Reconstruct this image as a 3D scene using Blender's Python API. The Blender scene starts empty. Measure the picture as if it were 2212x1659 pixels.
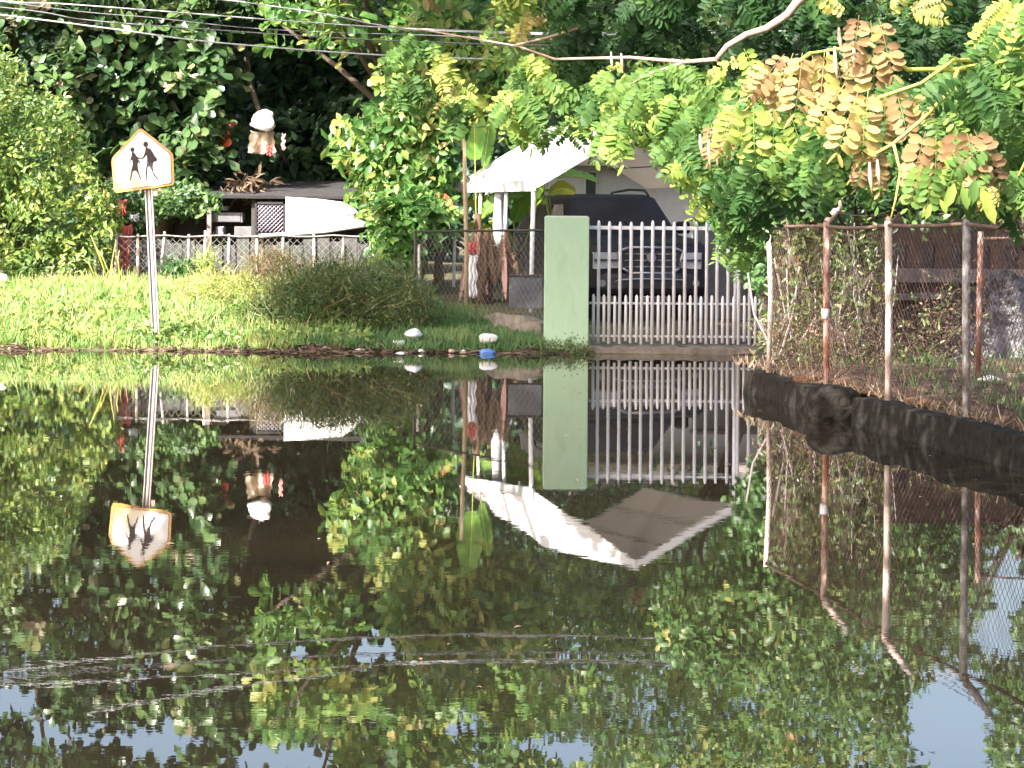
import bpy, math, random
import numpy as np
from mathutils import Vector, Matrix

random.seed(7)
R = np.random.default_rng(11)
SC = bpy.context.scene
COL = SC.collection

# ------------------------------------------------------------------ camera, sky, sun, exposure
F = 5304.0          # focal length in units of the 2212 px wide working grid
EYE = 1.8           # camera height above the flood water
CX, HY = 1106.0, 477.0
ROLL = math.radians(0.45)

cam_d = bpy.data.cameras.new('camera')
cam = bpy.data.objects.new('camera', cam_d)
COL.objects.link(cam)
cam.location = (0, 0, EYE)
cam.rotation_euler = (math.pi / 2, -ROLL, 0)
cam_d.sensor_width = 36
cam_d.lens = F / 2212 * 36
cam_d.shift_y = -(829.5 - HY) / 2212
cam_d.clip_start = 0.5
cam_d.clip_end = 2000
SC.camera = cam

SUN = Vector((-0.50, -0.58, 0.66)).normalized()
world = bpy.data.worlds.new('World')
SC.world = world
world.use_nodes = True
wn = world.node_tree
sky = wn.nodes.new('ShaderNodeTexSky')
sky.sky_type = 'NISHITA'
sky.sun_disc = False
sky.sun_elevation = math.asin(SUN.z)
sky.sun_rotation = math.atan2(SUN.x, SUN.y)
sky.air_density = 1.0
sky.dust_density = 6.0
sky.ozone_density = 0.4
wn.links.new(sky.outputs['Color'], wn.nodes['Background'].inputs['Color'])
wn.nodes['Background'].inputs['Strength'].default_value = 0.15

sun_d = bpy.data.lights.new('sun', 'SUN')
sun_d.energy = 4.6
sun_d.angle = math.radians(0.5)
sun_d.color = (1.0, 0.95, 0.87)
sun_o = bpy.data.objects.new('sun', sun_d)
COL.objects.link(sun_o)
sun_o.rotation_euler = SUN.to_track_quat('Z', 'Y').to_euler()

SC.view_settings.view_transform = 'Standard'
SC.view_settings.look = 'None'
SC.view_settings.gamma = 1
SC.view_settings.exposure = 1.7
SC.cycles.max_bounces = 8
SC.cycles.transparent_max_bounces = 8
SC.cycles.caustics_reflective = False
SC.cycles.caustics_refractive = False


def unroll(x, y):
    dx, dy = x - CX, y - HY
    return dx * math.cos(ROLL) + dy * math.sin(ROLL), -dx * math.sin(ROLL) + dy * math.cos(ROLL)


def at(x, y, Y):
    """a point at distance Y on the line of sight through grid point x, y"""
    u, v = unroll(x, y)
    return Vector((u * Y / F, Y, EYE - v * Y / F))


def at_np(x, y, Y):
    c, s = math.cos(ROLL), math.sin(ROLL)
    dx, dy = x - CX, y - HY
    u, v = dx * c + dy * s, -dx * s + dy * c
    return np.stack([u * Y / F, Y, EYE - v * Y / F], -1)


def ywl(x, ymid):
    return F * EYE / unroll(x, ymid)[1]


# ------------------------------------------------------------------ materials
def nodes_of(m):
    m.use_nodes = True
    nt = m.node_tree
    return nt, nt.nodes['Principled BSDF']


def mat(name, c1, c2=None, scale=6.0, rough=0.7, metal=0.0, bump=0.0, bscale=None, c3=None, c3amt=0.35,
        c3scale=2.0, stretch=None, spec=0.5, trans=0.0):
    m = bpy.data.materials.new(name)
    nt, b = nodes_of(m)
    b.inputs['Roughness'].default_value = rough
    b.inputs['Metallic'].default_value = metal
    b.inputs['Specular IOR Level'].default_value = spec
    N, L = nt.nodes, nt.links
    tc = N.new('ShaderNodeTexCoord')
    mp = N.new('ShaderNodeMapping')
    L.new(tc.outputs['Object'], mp.inputs['Vector'])
    if stretch:
        mp.inputs['Scale'].default_value = stretch
    no = N.new('ShaderNodeTexNoise')
    no.inputs['Scale'].default_value = scale
    no.inputs['Detail'].default_value = 6
    no.inputs['Roughness'].default_value = 0.65
    L.new(mp.outputs['Vector'], no.inputs['Vector'])
    if c2 is None:
        c2 = tuple(v * 0.8 for v in c1)
    rp = N.new('ShaderNodeValToRGB')
    rp.color_ramp.elements[0].position = 0.33
    rp.color_ramp.elements[1].position = 0.67
    rp.color_ramp.elements[0].color = (*c2, 1)
    rp.color_ramp.elements[1].color = (*c1, 1)
    L.new(no.outputs['Fac'], rp.inputs['Fac'])
    out = rp.outputs['Color']
    if c3 is not None:
        n2 = N.new('ShaderNodeTexNoise')
        n2.inputs['Scale'].default_value = c3scale
        n2.inputs['Detail'].default_value = 8
        n2.inputs['Roughness'].default_value = 0.7
        L.new(mp.outputs['Vector'], n2.inputs['Vector'])
        r2 = N.new('ShaderNodeValToRGB')
        r2.color_ramp.elements[0].position = 1 - c3amt - 0.12
        r2.color_ramp.elements[1].position = 1 - c3amt + 0.12
        r2.color_ramp.elements[0].color = (0, 0, 0, 1)
        r2.color_ramp.elements[1].color = (1, 1, 1, 1)
        L.new(n2.outputs['Fac'], r2.inputs['Fac'])
        mx = N.new('ShaderNodeMixRGB')
        L.new(r2.outputs['Color'], mx.inputs['Fac'])
        L.new(out, mx.inputs['Color1'])
        mx.inputs['Color2'].default_value = (*c3, 1)
        out = mx.outputs['Color']
    L.new(out, b.inputs['Base Color'])
    if bump:
        bn = N.new('ShaderNodeBump')
        bn.inputs['Strength'].default_value = 1.0
        bn.inputs['Distance'].default_value = bump
        n3 = N.new('ShaderNodeTexNoise')
        n3.inputs['Scale'].default_value = bscale or scale * 3
        n3.inputs['Detail'].default_value = 5
        L.new(mp.outputs['Vector'], n3.inputs['Vector'])
        L.new(n3.outputs['Fac'], bn.inputs['Height'])
        L.new(bn.outputs['Normal'], b.inputs['Normal'])
    if trans:
        tr = N.new('ShaderNodeBsdfTranslucent')
        L.new(out, tr.inputs['Color'])
        ms = N.new('ShaderNodeMixShader')
        ms.inputs['Fac'].default_value = trans
        L.new(b.outputs[0], ms.inputs[1])
        L.new(tr.outputs[0], ms.inputs[2])
        L.new(ms.outputs[0], N['Material Output'].inputs['Surface'])
    return m


def leaf_mat(name, stops, rough=0.42, trans=0.28, spec=0.5):
    """leaf colour picked by each leaf's own 'tint' number"""
    m = bpy.data.materials.new(name)
    nt, b = nodes_of(m)
    N, L = nt.nodes, nt.links
    a = N.new('ShaderNodeAttribute')
    a.attribute_name = 'tint'
    rp = N.new('ShaderNodeValToRGB')
    el = rp.color_ramp.elements
    while len(el) < len(stops):
        el.new(0.5)
    for e, (p, c) in zip(el, stops):
        lum = .3 * c[0] + .6 * c[1] + .1 * c[2]
        c = tuple(lum * .16 + v * .84 for v in c)
        e.position = p
        e.color = (*c, 1)
    L.new(a.outputs['Fac'], rp.inputs['Fac'])
    L.new(rp.outputs['Color'], b.inputs['Base Color'])
    b.inputs['Roughness'].default_value = rough
    b.inputs['Specular IOR Level'].default_value = spec
    hs = N.new('ShaderNodeHueSaturation')
    hs.inputs['Saturation'].default_value = 1.02
    hs.inputs['Value'].default_value = 1.5
    L.new(rp.outputs['Color'], hs.inputs['Color'])
    tr = N.new('ShaderNodeBsdfTranslucent')
    L.new(hs.outputs['Color'], tr.inputs['Color'])
    ms = N.new('ShaderNodeMixShader')
    ms.inputs['Fac'].default_value = trans
    L.new(b.outputs[0], ms.inputs[1])
    L.new(tr.outputs[0], ms.inputs[2])
    L.new(ms.outputs[0], N['Material Output'].inputs['Surface'])
    return m


M = {}
M['almond'] = leaf_mat('almond_leaf', [(0, (0.016, 0.045, 0.020)), (0.40, (0.045, 0.115, 0.034)), (0.72, (0.11, 0.21, 0.05)), (0.85, (0.24, 0.28, 0.08)), (0.91, (0.38, 0.30, 0.20)), (0.955, (0.30, 0.20, 0.10)), (1, (0.55, 0.03, 0.02))], rough=0.30, trans=.22)
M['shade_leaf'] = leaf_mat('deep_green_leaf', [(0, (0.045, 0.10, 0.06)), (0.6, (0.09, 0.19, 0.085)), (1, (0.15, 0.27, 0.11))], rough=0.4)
M['shrub'] = leaf_mat('shrub_leaf', [(0, (0.05, 0.12, 0.02)), (0.4, (0.12, 0.23, 0.03)), (0.8, (0.28, 0.38, 0.04)), (1, (0.40, 0.36, 0.08))])
M['bright'] = leaf_mat('bright_leaf', [(0, (0.035, 0.12, 0.02)), (0.45, (0.08, 0.23, 0.03)), (0.8, (0.22, 0.36, 0.04)), (0.93, (0.36, 0.36, 0.06)), (1, (0.40, 0.24, 0.10))])
M['mid'] = leaf_mat('mid_green_leaf', [(0, (0.018, 0.06, 0.014)), (0.5, (0.05, 0.14, 0.024)), (0.85, (0.14, 0.25, 0.035)), (1, (0.30, 0.28, 0.07))])
M['frond'] = leaf_mat('pinnate_leaf', [(0, (0.012, 0.045, 0.012)), (0.3, (0.035, 0.115, 0.018)), (0.55, (0.10, 0.21, 0.026)), (0.72, (0.26, 0.36, 0.03)), (0.84, (0.42, 0.36, 0.07)), (0.93, (0.34, 0.225, 0.085)), (1, (0.26, 0.15, 0.065))], rough=0.55, trans=0.35, spec=0.25)
M['vine'] = leaf_mat('vine_leaf', [(0, (0.03, 0.10, 0.022)), (0.5, (0.075, 0.19, 0.035)), (0.85, (0.17, 0.29, 0.045)), (1, (0.42, 0.38, 0.06))])
M['olive'] = leaf_mat('olive_leaf', [(0, (0.03, 0.07, 0.012)), (0.5, (0.075, 0.14, 0.022)), (0.85, (0.18, 0.19, 0.035)), (1, (0.20, 0.10, 0.035))])
M['grass'] = leaf_mat('grass_blade', [(0, (0.08, 0.18, 0.025)), (0.5, (0.17, 0.33, 0.04)), (0.85, (0.34, 0.42, 0.06)), (1, (0.45, 0.38, 0.16))], rough=0.5, trans=0.3)
M['dgrass'] = leaf_mat('dark_grass_blade', [(0, (0.03, 0.10, 0.02)), (0.6, (0.07, 0.19, 0.03)), (1, (0.20, 0.26, 0.06))], rough=0.5)
M['dry'] = leaf_mat('dry_leaf', [(0, (0.05, 0.03, 0.02)), (0.5, (0.13, 0.075, 0.04)), (1, (0.36, 0.26, 0.16))], rough=0.7, trans=0.15)
M['dryred'] = leaf_mat('reddish_dry_leaf', [(0, (0.03, 0.018, 0.014)), (0.5, (0.10, 0.045, 0.035)), (1, (0.24, 0.12, 0.08))], rough=0.75, trans=0.1)
M['banana'] = mat('banana_leaf', (0.17, 0.34, 0.05), (0.10, 0.25, 0.04), 5, rough=0.4, c3=(0.42, 0.40, 0.06), c3amt=0.33, c3scale=3, stretch=(1, 1, 1), trans=0.3)
M['banana_y'] = mat('banana_yellowed_leaf', (0.46, 0.42, 0.05), (0.20, 0.34, 0.04), 4, rough=0.45, trans=0.3)
M['banana_dead'] = mat('dead_banana_leaf', (0.20, 0.12, 0.07), (0.06, 0.035, 0.025), 9, rough=0.85, stretch=(3, 3, 0.6), trans=0.1)
M['orange'] = mat('orange_dead_leaf', (0.60, 0.20, 0.06), (0.45, 0.13, 0.05), 6, rough=0.7, trans=0.2)
M['bark'] = mat('bark', (0.16, 0.12, 0.09), (0.06, 0.045, 0.035), 9, rough=0.9, bump=0.01, stretch=(1, 1, 0.3))
M['pinkbark'] = mat('pale_pink_bark', (0.48, 0.34, 0.28), (0.30, 0.19, 0.15), 16, rough=0.8, bump=0.002)
M['stem'] = mat('yellow_stem', (0.48, 0.46, 0.10), (0.34, 0.36, 0.07), 8, rough=0.55)
M['pod'] = mat('seed_pod', (0.55, 0.42, 0.30), (0.35, 0.22, 0.15), 20, rough=0.6)
M['pole'] = mat('galvanised_post', (0.60, 0.54, 0.54), (0.48, 0.43, 0.42), 9, rough=0.5, metal=0.0, c3=(0.34, 0.20, 0.15), c3amt=0.3, c3scale=3, stretch=(6, 6, 1))
M['poledark'] = mat('post_groove', (0.08, 0.07, 0.07), rough=0.7)
M['white'] = mat('white_painted_steel', (0.86, 0.84, 0.87), (0.80, 0.78, 0.82), 12, rough=0.45, c3=(0.42, 0.28, 0.22), c3amt=0.2, c3scale=9)
M['whiteroof'] = mat('white_roof_sheet', (0.84, 0.82, 0.84), (0.78, 0.76, 0.78), 3, rough=0.55, c3=(0.30, 0.24, 0.22), c3amt=0.26, c3scale=2.4)
M['fascia'] = mat('grey_white_fascia', (0.58, 0.58, 0.62), (0.48, 0.47, 0.50), 6, rough=0.6)
M['ceiling'] = mat('beige_ceiling', (0.88, 0.80, 0.73), (0.84, 0.75, 0.68), 4, rough=0.8, trans=0.5)
M['seam'] = mat('ceiling_seam', (0.16, 0.13, 0.12), rough=0.8)
M['green'] = mat('pale_green_paint', (0.43, 0.60, 0.43), (0.39, 0.555, 0.39), 3, rough=0.75, bump=0.003, bscale=25, c3=(0.33, 0.46, 0.31), c3amt=0.34, c3scale=1.6, stretch=(3, 3, 1))
M['concrete'] = mat('weathered_concrete', (0.26, 0.22, 0.19), (0.12, 0.10, 0.085), 7, rough=0.9, bump=0.01, c3=(0.10, 0.13, 0.05), c3amt=0.3, c3scale=3)
M['black_concrete'] = mat('blackened_concrete', (0.032, 0.028, 0.024), (0.010, 0.009, 0.008), 12, rough=0.95, spec=0.15, bump=0.05, bscale=9, c3=(0.03, 0.024, 0.018), c3amt=0.30, c3scale=6)
M['redsoil'] = mat('red_brown_soil', (0.17, 0.085, 0.05), (0.07, 0.04, 0.026), 14, rough=0.95, bump=0.02)
M['rust'] = mat('rusty_steel', (0.30, 0.10, 0.055), (0.13, 0.05, 0.035), 14, rough=0.8, c3=(0.62, 0.50, 0.46), c3amt=0.42, c3scale=3, stretch=(5, 5, 1.4))
M['rustwhite'] = mat('flaking_white_post', (0.70, 0.58, 0.53), (0.52, 0.38, 0.33), 12, rough=0.7, c3=(0.26, 0.10, 0.07), c3amt=0.33, c3scale=5, stretch=(5, 5, 1.4))
M['wire_rust'] = mat('rusty_chain_link', (0.20, 0.12, 0.095), (0.11, 0.065, 0.05), 9, rough=0.8)
M['wire'] = mat('galvanised_chain_link', (0.34, 0.32, 0.32), (0.22, 0.21, 0.21), 6, rough=0.6)
M['darksteel'] = mat('dark_steel', (0.05, 0.04, 0.04), (0.03, 0.025, 0.025), 9, rough=0.6)
M['cable'] = mat('pale_cable', (0.55, 0.55, 0.60), (0.45, 0.45, 0.50), 4, rough=0.5)
M['cable_dark'] = mat('grey_cable', (0.25, 0.25, 0.28), rough=0.5)
M['carpaint'] = mat('dark_car_paint', (0.022, 0.017, 0.021), (0.016, 0.013, 0.017), 3, rough=0.35, spec=0.25)
M['glass'] = mat('tinted_car_glass', (0.03, 0.025, 0.026), (0.022, 0.018, 0.02), 3, rough=0.25, spec=0.25)
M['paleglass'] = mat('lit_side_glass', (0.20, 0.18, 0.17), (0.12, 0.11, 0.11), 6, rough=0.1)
M['chrome'] = mat('chrome', (0.42, 0.42, 0.46), (0.34, 0.34, 0.38), 8, rough=0.3, metal=0.8)
M['lamp'] = mat('headlamp_lens', (0.50, 0.50, 0.55), (0.36, 0.36, 0.42), 30, rough=0.15)
M['rubber'] = mat('black_rubber', (0.018, 0.017, 0.018), (0.012, 0.011, 0.012), 14, rough=0.85)
M['blackplastic'] = mat('black_plastic', (0.02, 0.02, 0.022), rough=0.55)
M['housewall'] = mat('pale_grey_render', (0.52, 0.55, 0.60), (0.46, 0.49, 0.54), 2, rough=0.85)
M['darkwindow'] = mat('dark_window', (0.03, 0.04, 0.05), rough=0.15)
M['shedwood'] = mat('dark_shed_board', (0.055, 0.05, 0.055), (0.025, 0.024, 0.028), 5, rough=0.85, stretch=(1, 1, 6))
M['greybox'] = mat('grey_metal_box', (0.24, 0.235, 0.25), (0.17, 0.165, 0.175), 5, rough=0.6)
M['greysheet'] = mat('scuffed_grey_sheet', (0.13, 0.13, 0.16), (0.06, 0.06, 0.075), 5, rough=0.45, c3=(0.28, 0.28, 0.33), c3amt=0.36, c3scale=4)
M['lattice'] = mat('lattice_strip', (0.36, 0.32, 0.38), (0.27, 0.24, 0.30), 9, rough=0.7)
M['whitesheet'] = mat('plain_white_sheet', (0.88, 0.86, 0.88), (0.84, 0.82, 0.84), 3, rough=0.6)
M['pinkish'] = mat('pale_pink_fabric', (0.66, 0.40, 0.38), (0.55, 0.30, 0.28), 6, rough=0.85)
M['red'] = mat('red_fabric', (0.62, 0.12, 0.11), (0.50, 0.10, 0.09), 8, rough=0.85, c3=(0.78, 0.38, 0.36), c3amt=0.35, c3scale=7)
M['beige'] = mat('pale_beige_fabric', (0.74, 0.62, 0.50), (0.58, 0.44, 0.32), 6, rough=0.9)
M['foam'] = mat('white_foam', (0.80, 0.79, 0.82), (0.72, 0.70, 0.74), 9, rough=0.6)
M['blue'] = mat('blue_plastic', (0.10, 0.22, 0.62), (0.08, 0.18, 0.52), 9, rough=0.4)
M['brownwall'] = mat('brown_weathered_wall', (0.17, 0.115, 0.10), (0.07, 0.05, 0.045), 3, rough=0.9, bump=0.01, c3=(0.27, 0.20, 0.19), c3amt=0.33, c3scale=2)
M['palebeam'] = mat('pale_beam', (0.36, 0.30, 0.30), (0.26, 0.21, 0.21), 7, rough=0.85)
M['tarp'] = mat('black_tarpaulin', (0.03, 0.03, 0.042), (0.012, 0.012, 0.016), 8, rough=0.4, bump=0.03, bscale=10)
M['stone'] = mat('stone', (0.20, 0.17, 0.15), (0.10, 0.085, 0.075), 8, rough=0.9, bump=0.02)
M['tan'] = mat('tan_bamboo', (0.50, 0.38, 0.24), (0.38, 0.27, 0.17), 8, rough=0.7, stretch=(4, 4, 1))
M['yardwall'] = mat('dark_grey_render', (0.15, 0.15, 0.16), (0.11, 0.11, 0.12), 3, rough=.9, c3=(.20, .19, .17), c3amt=.33)
M['boards'] = mat('weathered_boards', (0.12, 0.12, 0.125), (0.045, 0.045, 0.048), 3, rough=.9, stretch=(7, 1, 1.2), c3=(.14, .18, .10), c3amt=.36, c3scale=1.2)
M['weathered'] = mat('weathered_grey_post', (0.52, 0.49, 0.50), (0.22, 0.19, 0.18), 14, rough=.7, c3=(.09, .06, .05), c3amt=.42, c3scale=6, stretch=(3, 3, 1))
M['black'] = mat('sign_black', (0.035, 0.02, 0.025), rough=0.6)


# ------------------------------------------------------------------ object helpers
def tag(o, label=None, cat=None, group=None, kind=None):
    if label: o['label'] = label
    if cat: o['category'] = cat
    if group: o['group'] = group
    if kind: o['kind'] = kind
    return o


def empty(name, loc, label, cat, group=None):
    o = bpy.data.objects.new(name, None)
    o.empty_display_size = 0.2
    COL.objects.link(o)
    o.location = loc
    return tag(o, label, cat, group)


class MB:
    def __init__(s):
        s.v, s.f, s.sm = [], [], []

    def add(s, vs, fs, smooth=False):
        b = len(s.v)
        s.v += [tuple(v) for v in vs]
        s.f += [tuple(i + b for i in f) for f in fs]
        s.sm += [smooth] * len(fs)
        return s

    def box(s, c, d, rot=None):
        c = Vector(c)
        vs = []
        for z in (-.5, .5):
            for x, y in ((-.5, -.5), (.5, -.5), (.5, .5), (-.5, .5)):
                p = Vector((x * d[0], y * d[1], z * d[2]))
                if rot is not None: p = rot @ p
                vs.append(c + p)
        return s.add(vs, [(3, 2, 1, 0), (4, 5, 6, 7), (0, 1, 5, 4), (1, 2, 6, 5), (2, 3, 7, 6), (3, 0, 4, 7)])

    def hexa(s, p):
        return s.add(p, [(3, 2, 1, 0), (4, 5, 6, 7), (0, 1, 5, 4), (1, 2, 6, 5), (2, 3, 7, 6), (3, 0, 4, 7)])

    def slab(s, quad, t):
        """a plate of thickness t under a polygon"""
        q = [Vector(p) for p in quad]
        n = (q[1] - q[0]).cross(q[2] - q[0]).normalized() * t
        k = len(q)
        return s.add(q + [p - n for p in q], [tuple(range(k)), tuple(range(2 * k - 1, k - 1, -1))] +
                     [(i, i + k, (i + 1) % k + k, (i + 1) % k) for i in range(k)])

    def tube(s, pts, rad, n=8, cap=True, smooth=True):
        pts = [Vector(p) for p in pts]
        k = len(pts)
        if not hasattr(rad, '__len__'): rad = [rad] * k
        t0 = (pts[1] - pts[0]).normalized()
        up = Vector((0, 0, 1)) if abs(t0.z) < 0.9 else Vector((1, 0, 0))
        a = t0.cross(up).normalized()
        vs = []
        for i, p in enumerate(pts):
            t = (pts[min(i + 1, k - 1)] - pts[max(i - 1, 0)]).normalized()
            a = (a - t * a.dot(t)).normalized()
            b = t.cross(a)
            for j in range(n):
                th = 2 * math.pi * j / n
                vs.append(p + (a * math.cos(th) + b * math.sin(th)) * rad[i])
        fs = [(i * n + j, i * n + (j + 1) % n, (i + 1) * n + (j + 1) % n, (i + 1) * n + j) for i in range(k - 1) for j in range(n)]
        s.add(vs, fs, smooth)
        if cap:
            b = len(s.v) - len(vs)
            s.f += [tuple(b + j for j in range(n - 1, -1, -1)), tuple(b + (k - 1) * n + j for j in range(n))]
            s.sm += [False, False]
        return s

    def build(s, name, m, parent=None, bevel=0, loc=None):
        me = bpy.data.meshes.new(name)
        if parent is not None and loc is None:
            o_ = parent
            off = Vector((0, 0, 0))
            while o_ is not None:
                off += o_.location
                o_ = o_.parent
        else:
            off = Vector(loc) if loc is not None else Vector((0, 0, 0))
        vv = [(v[0] - off.x, v[1] - off.y, v[2] - off.z) for v in s.v]
        me.from_pydata(vv, [], s.f)
        me.polygons.foreach_set('use_smooth', s.sm)
        me.materials.append(m)
        o = bpy.data.objects.new(name, me)
        COL.objects.link(o)
        if parent is not None: o.parent = parent
        elif loc is not None: o.location = loc
        if bevel:
            md = o.modifiers.new('bevel', 'BEVEL')
            md.width = bevel
            md.segments = 2
            md.limit_method = 'ANGLE'
        return o


def solo(mb, name, m, label, cat, group=None, bevel=0, kind=None, loc=None):
    if loc is None:
        a = np.array(mb.v)
        loc = (a[:, 0].mean(), a[:, 1].mean(), a[:, 2].min())
    return tag(mb.build(name, m, None, bevel, loc), label, cat, group, kind)


def scatter_mesh(name, m, P, D, N_, L, W, tint, tpl, parent=None):
    """one mesh of many leaves; tpl = (verts as (along, across, lift), faces)"""
    tv, tf = np.array(tpl[0], float), tpl[1]
    P, D, N_ = np.asarray(P, float), np.asarray(D, float), np.asarray(N_, float)
    n, k = len(P), len(tv)
    D = D / (np.linalg.norm(D, axis=1, keepdims=True) + 1e-9)
    N_ = N_ - D * (N_ * D).sum(1, keepdims=True)
    N_ = N_ / (np.linalg.norm(N_, axis=1, keepdims=True) + 1e-9)
    S = np.cross(D, N_)
    L, W = np.broadcast_to(L, n).reshape(n, 1, 1), np.broadcast_to(W, n).reshape(n, 1, 1)
    V = P[:, None] + D[:, None] * tv[None, :, 0:1] * L + S[:, None] * tv[None, :, 1:2] * W + N_[:, None] * tv[None, :, 2:3] * L
    if parent is not None:
        off = np.zeros(3)
        o_ = parent
        while o_ is not None:
            off += np.array(o_.location)
            o_ = o_.parent
        V = V - off
    V = V.reshape(-1, 3)
    fl = np.array([len(f) for f in tf])
    fi = np.concatenate([np.array(f) for f in tf])
    loops = (fi[None] + (np.arange(n) * k)[:, None]).ravel()
    tot = np.tile(fl, n)
    start = np.concatenate([[0], np.cumsum(tot)[:-1]])
    me = bpy.data.meshes.new(name)
    me.vertices.add(len(V))
    me.vertices.foreach_set('co', V.astype(np.float32).ravel())
    me.loops.add(len(loops))
    me.loops.foreach_set('vertex_index', loops.astype(np.int32))
    me.polygons.add(len(tot))
    me.polygons.foreach_set('loop_start', start.astype(np.int32))
    me.polygons.foreach_set('loop_total', tot.astype(np.int32))
    me.polygons.foreach_set('use_smooth', np.ones(len(tot), bool))
    at_ = me.attributes.new('tint', 'FLOAT', 'POINT')
    tt_ = np.repeat(np.asarray(tint, float)[:, None], k, 1)
    if len(tpl) > 2:
        lf_ = np.array(tpl[2])
        tt_ = tt_ + R.normal(0, .035, (n, lf_.max() + 1))[:, lf_]
    at_.data.foreach_set('value', np.clip(tt_, 0, 1).ravel().astype(np.float32))
    me.update(calc_edges=True)
    me.materials.append(m)
    o = bpy.data.objects.new(name, me)
    COL.objects.link(o)
    if parent is not None: o.parent = parent
    return o


LEAF = ([(0, 0, 0), (.3, -.42, .06), (.3, 0, 0), (.3, .42, .06), (.68, -.44, .03), (.68, 0, -.04), (.68, .44, .03), (1, 0, -.14)],
        [(0, 2, 1), (0, 3, 2), (1, 2, 5, 4), (2, 3, 6, 5), (4, 5, 7), (5, 6, 7)])
OBO = ([(0, 0, 0), (.35, -.26, .05), (.35, 0, 0), (.35, .26, .05), (.75, -.5, .02), (.75, 0, -.05), (.75, .5, .02), (.95, -.25, -.08), (.95, .25, -.08), (1, 0, -.12)],
       [(0, 2, 1), (0, 3, 2), (1, 2, 5, 4), (2, 3, 6, 5), (4, 5, 9, 7), (5, 6, 8, 9)])
BLADE = ([(0, -.5, 0), (0, .5, 0), (.45, -.4, .03), (.45, .4, .03), (.8, -.25, -.04), (.8, .25, -.04), (1, 0, -.16)],
         [(0, 1, 3, 2), (2, 3, 5, 4), (4, 5, 6)])


def frond_template(pairs=8, seed=0, wide=.17):
    rr = random.Random(seed)
    V, Fc = [], []
    V += [(0, -.012, 0), (0, .012, 0), (.5, -.01, .03), (.5, .01, .03), (1, 0, -.10)]
    ID = [0] * 5
    Fc += [(0, 1, 3, 2), (2, 3, 4)]
    for i in range(pairs + 1):
        u = 0.12 + 0.82 * i / pairs
        lift = 0.03 * math.sin(math.pi * u) - 0.10 * u * u
        ln0 = 0.44 * (0.72 + 0.4 * math.sin(math.pi * (i + 1.2) / (pairs + 2)))
        for sg in (-1, 1):
            if rr.random() < .05: continue
            ang = (0.14 if i < pairs else 0.8) + rr.uniform(-.10, .10)
            ln = ln0 * rr.uniform(.82, 1.12)
            ca, sa = math.cos(ang), math.sin(ang)
            hang = rr.uniform(-.02, .22)
            twist = rr.uniform(-.06, .10)
            b = len(V)
            for (a, w) in ((0.03, 0), (.25, -.36), (.25, 0), (.25, .36), (.70, -.44), (.70, 0), (.70, .44), (.97, -.14), (.97, .14)):
                al = a * ln
                wd = w * wide * (ln / .44)
                V.append((u + al * sa * 0.7 + wd * ca, sg * (al * ca - wd * sa * .5), lift - hang * a * a + (abs(w) * .04) + twist * w))
            f = [(0, 2, 1), (0, 3, 2), (1, 2, 5, 4), (2, 3, 6, 5), (4, 5, 8, 7), (5, 6, 8)]
            Fc += [tuple(j + b for j in q) for q in f]
            ID += [max(ID) + 1] * 9
    return V, Fc, ID


FRONDS = [frond_template(8, 1, .13), frond_template(7, 2, .15), frond_template(9, 3, .12), frond_template(6, 4, .17), frond_template(8, 5, .14)]
FROND_S = frond_template(5, 7)


def in_poly(px, py, poly):
    inside = np.zeros(len(px), bool)
    n = len(poly)
    for i in range(n):
        x1, y1 = poly[i]
        x2, y2 = poly[(i + 1) % n]
        c = ((y1 > py) != (y2 > py)) & (px < (x2 - x1) * (py - y1) / (y2 - y1 + 1e-9) + x1)
        inside ^= c
    return inside


def fill(poly, n, y0, y1, thick=None):
    """n points inside an outline seen at distances y0..y1"""
    xs = np.array([p[0] for p in poly]); ys = np.array([p[1] for p in poly])
    ox, oy = [], []
    c = 0
    while c < n:
        px = R.uniform(xs.min(), xs.max(), n * 2)
        py = R.uniform(ys.min(), ys.max(), n * 2)
        k = in_poly(px, py, poly)
        ox.append(px[k]); oy.append(py[k]); c += k.sum()
    px, py = np.concatenate(ox)[:n], np.concatenate(oy)[:n]
    Y = R.uniform(y0, y1, n)
    return at_np(px, py, Y)


# gaps in the crowns where the sky shows (seen mirrored in the water)
HOLES = [(805, 1408, 90, 34), (640, 1405, 40, 26), (20, 1505, 62, 34), (120, 1590, 70, 28), (330, 1600, 120, 42), (615, 1640, 120, 46), (1150, 1610, 60, 22),
         (2055, 1560, 90, 120), (2180, 1250, 55, 70), (1230, 1625, 60, 25), (2150, 1370, 40, 60), (610, 1310, 40, 16), (60, 1215, 28, 22), (240, 1085, 18, 14)]


def cull_holes(P, grow=1.0):
    u = P[:, 0] / P[:, 1] * F
    v = (EYE + P[:, 2]) / P[:, 1] * F
    c, s = math.cos(ROLL), math.sin(ROLL)
    x = CX + u * c - v * s
    y = HY + u * s + v * c
    keep = np.ones(len(P), bool)
    wob = 1 + 0.25 * np.sin(x * 0.09) + 0.2 * np.sin(y * 0.13 + 1)
    for (a, b, rx, ry) in HOLES:
        keep &= (((x - a) / (rx * grow)) ** 2 + ((y - b) / (ry * grow)) ** 2) > wob
    return keep


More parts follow.
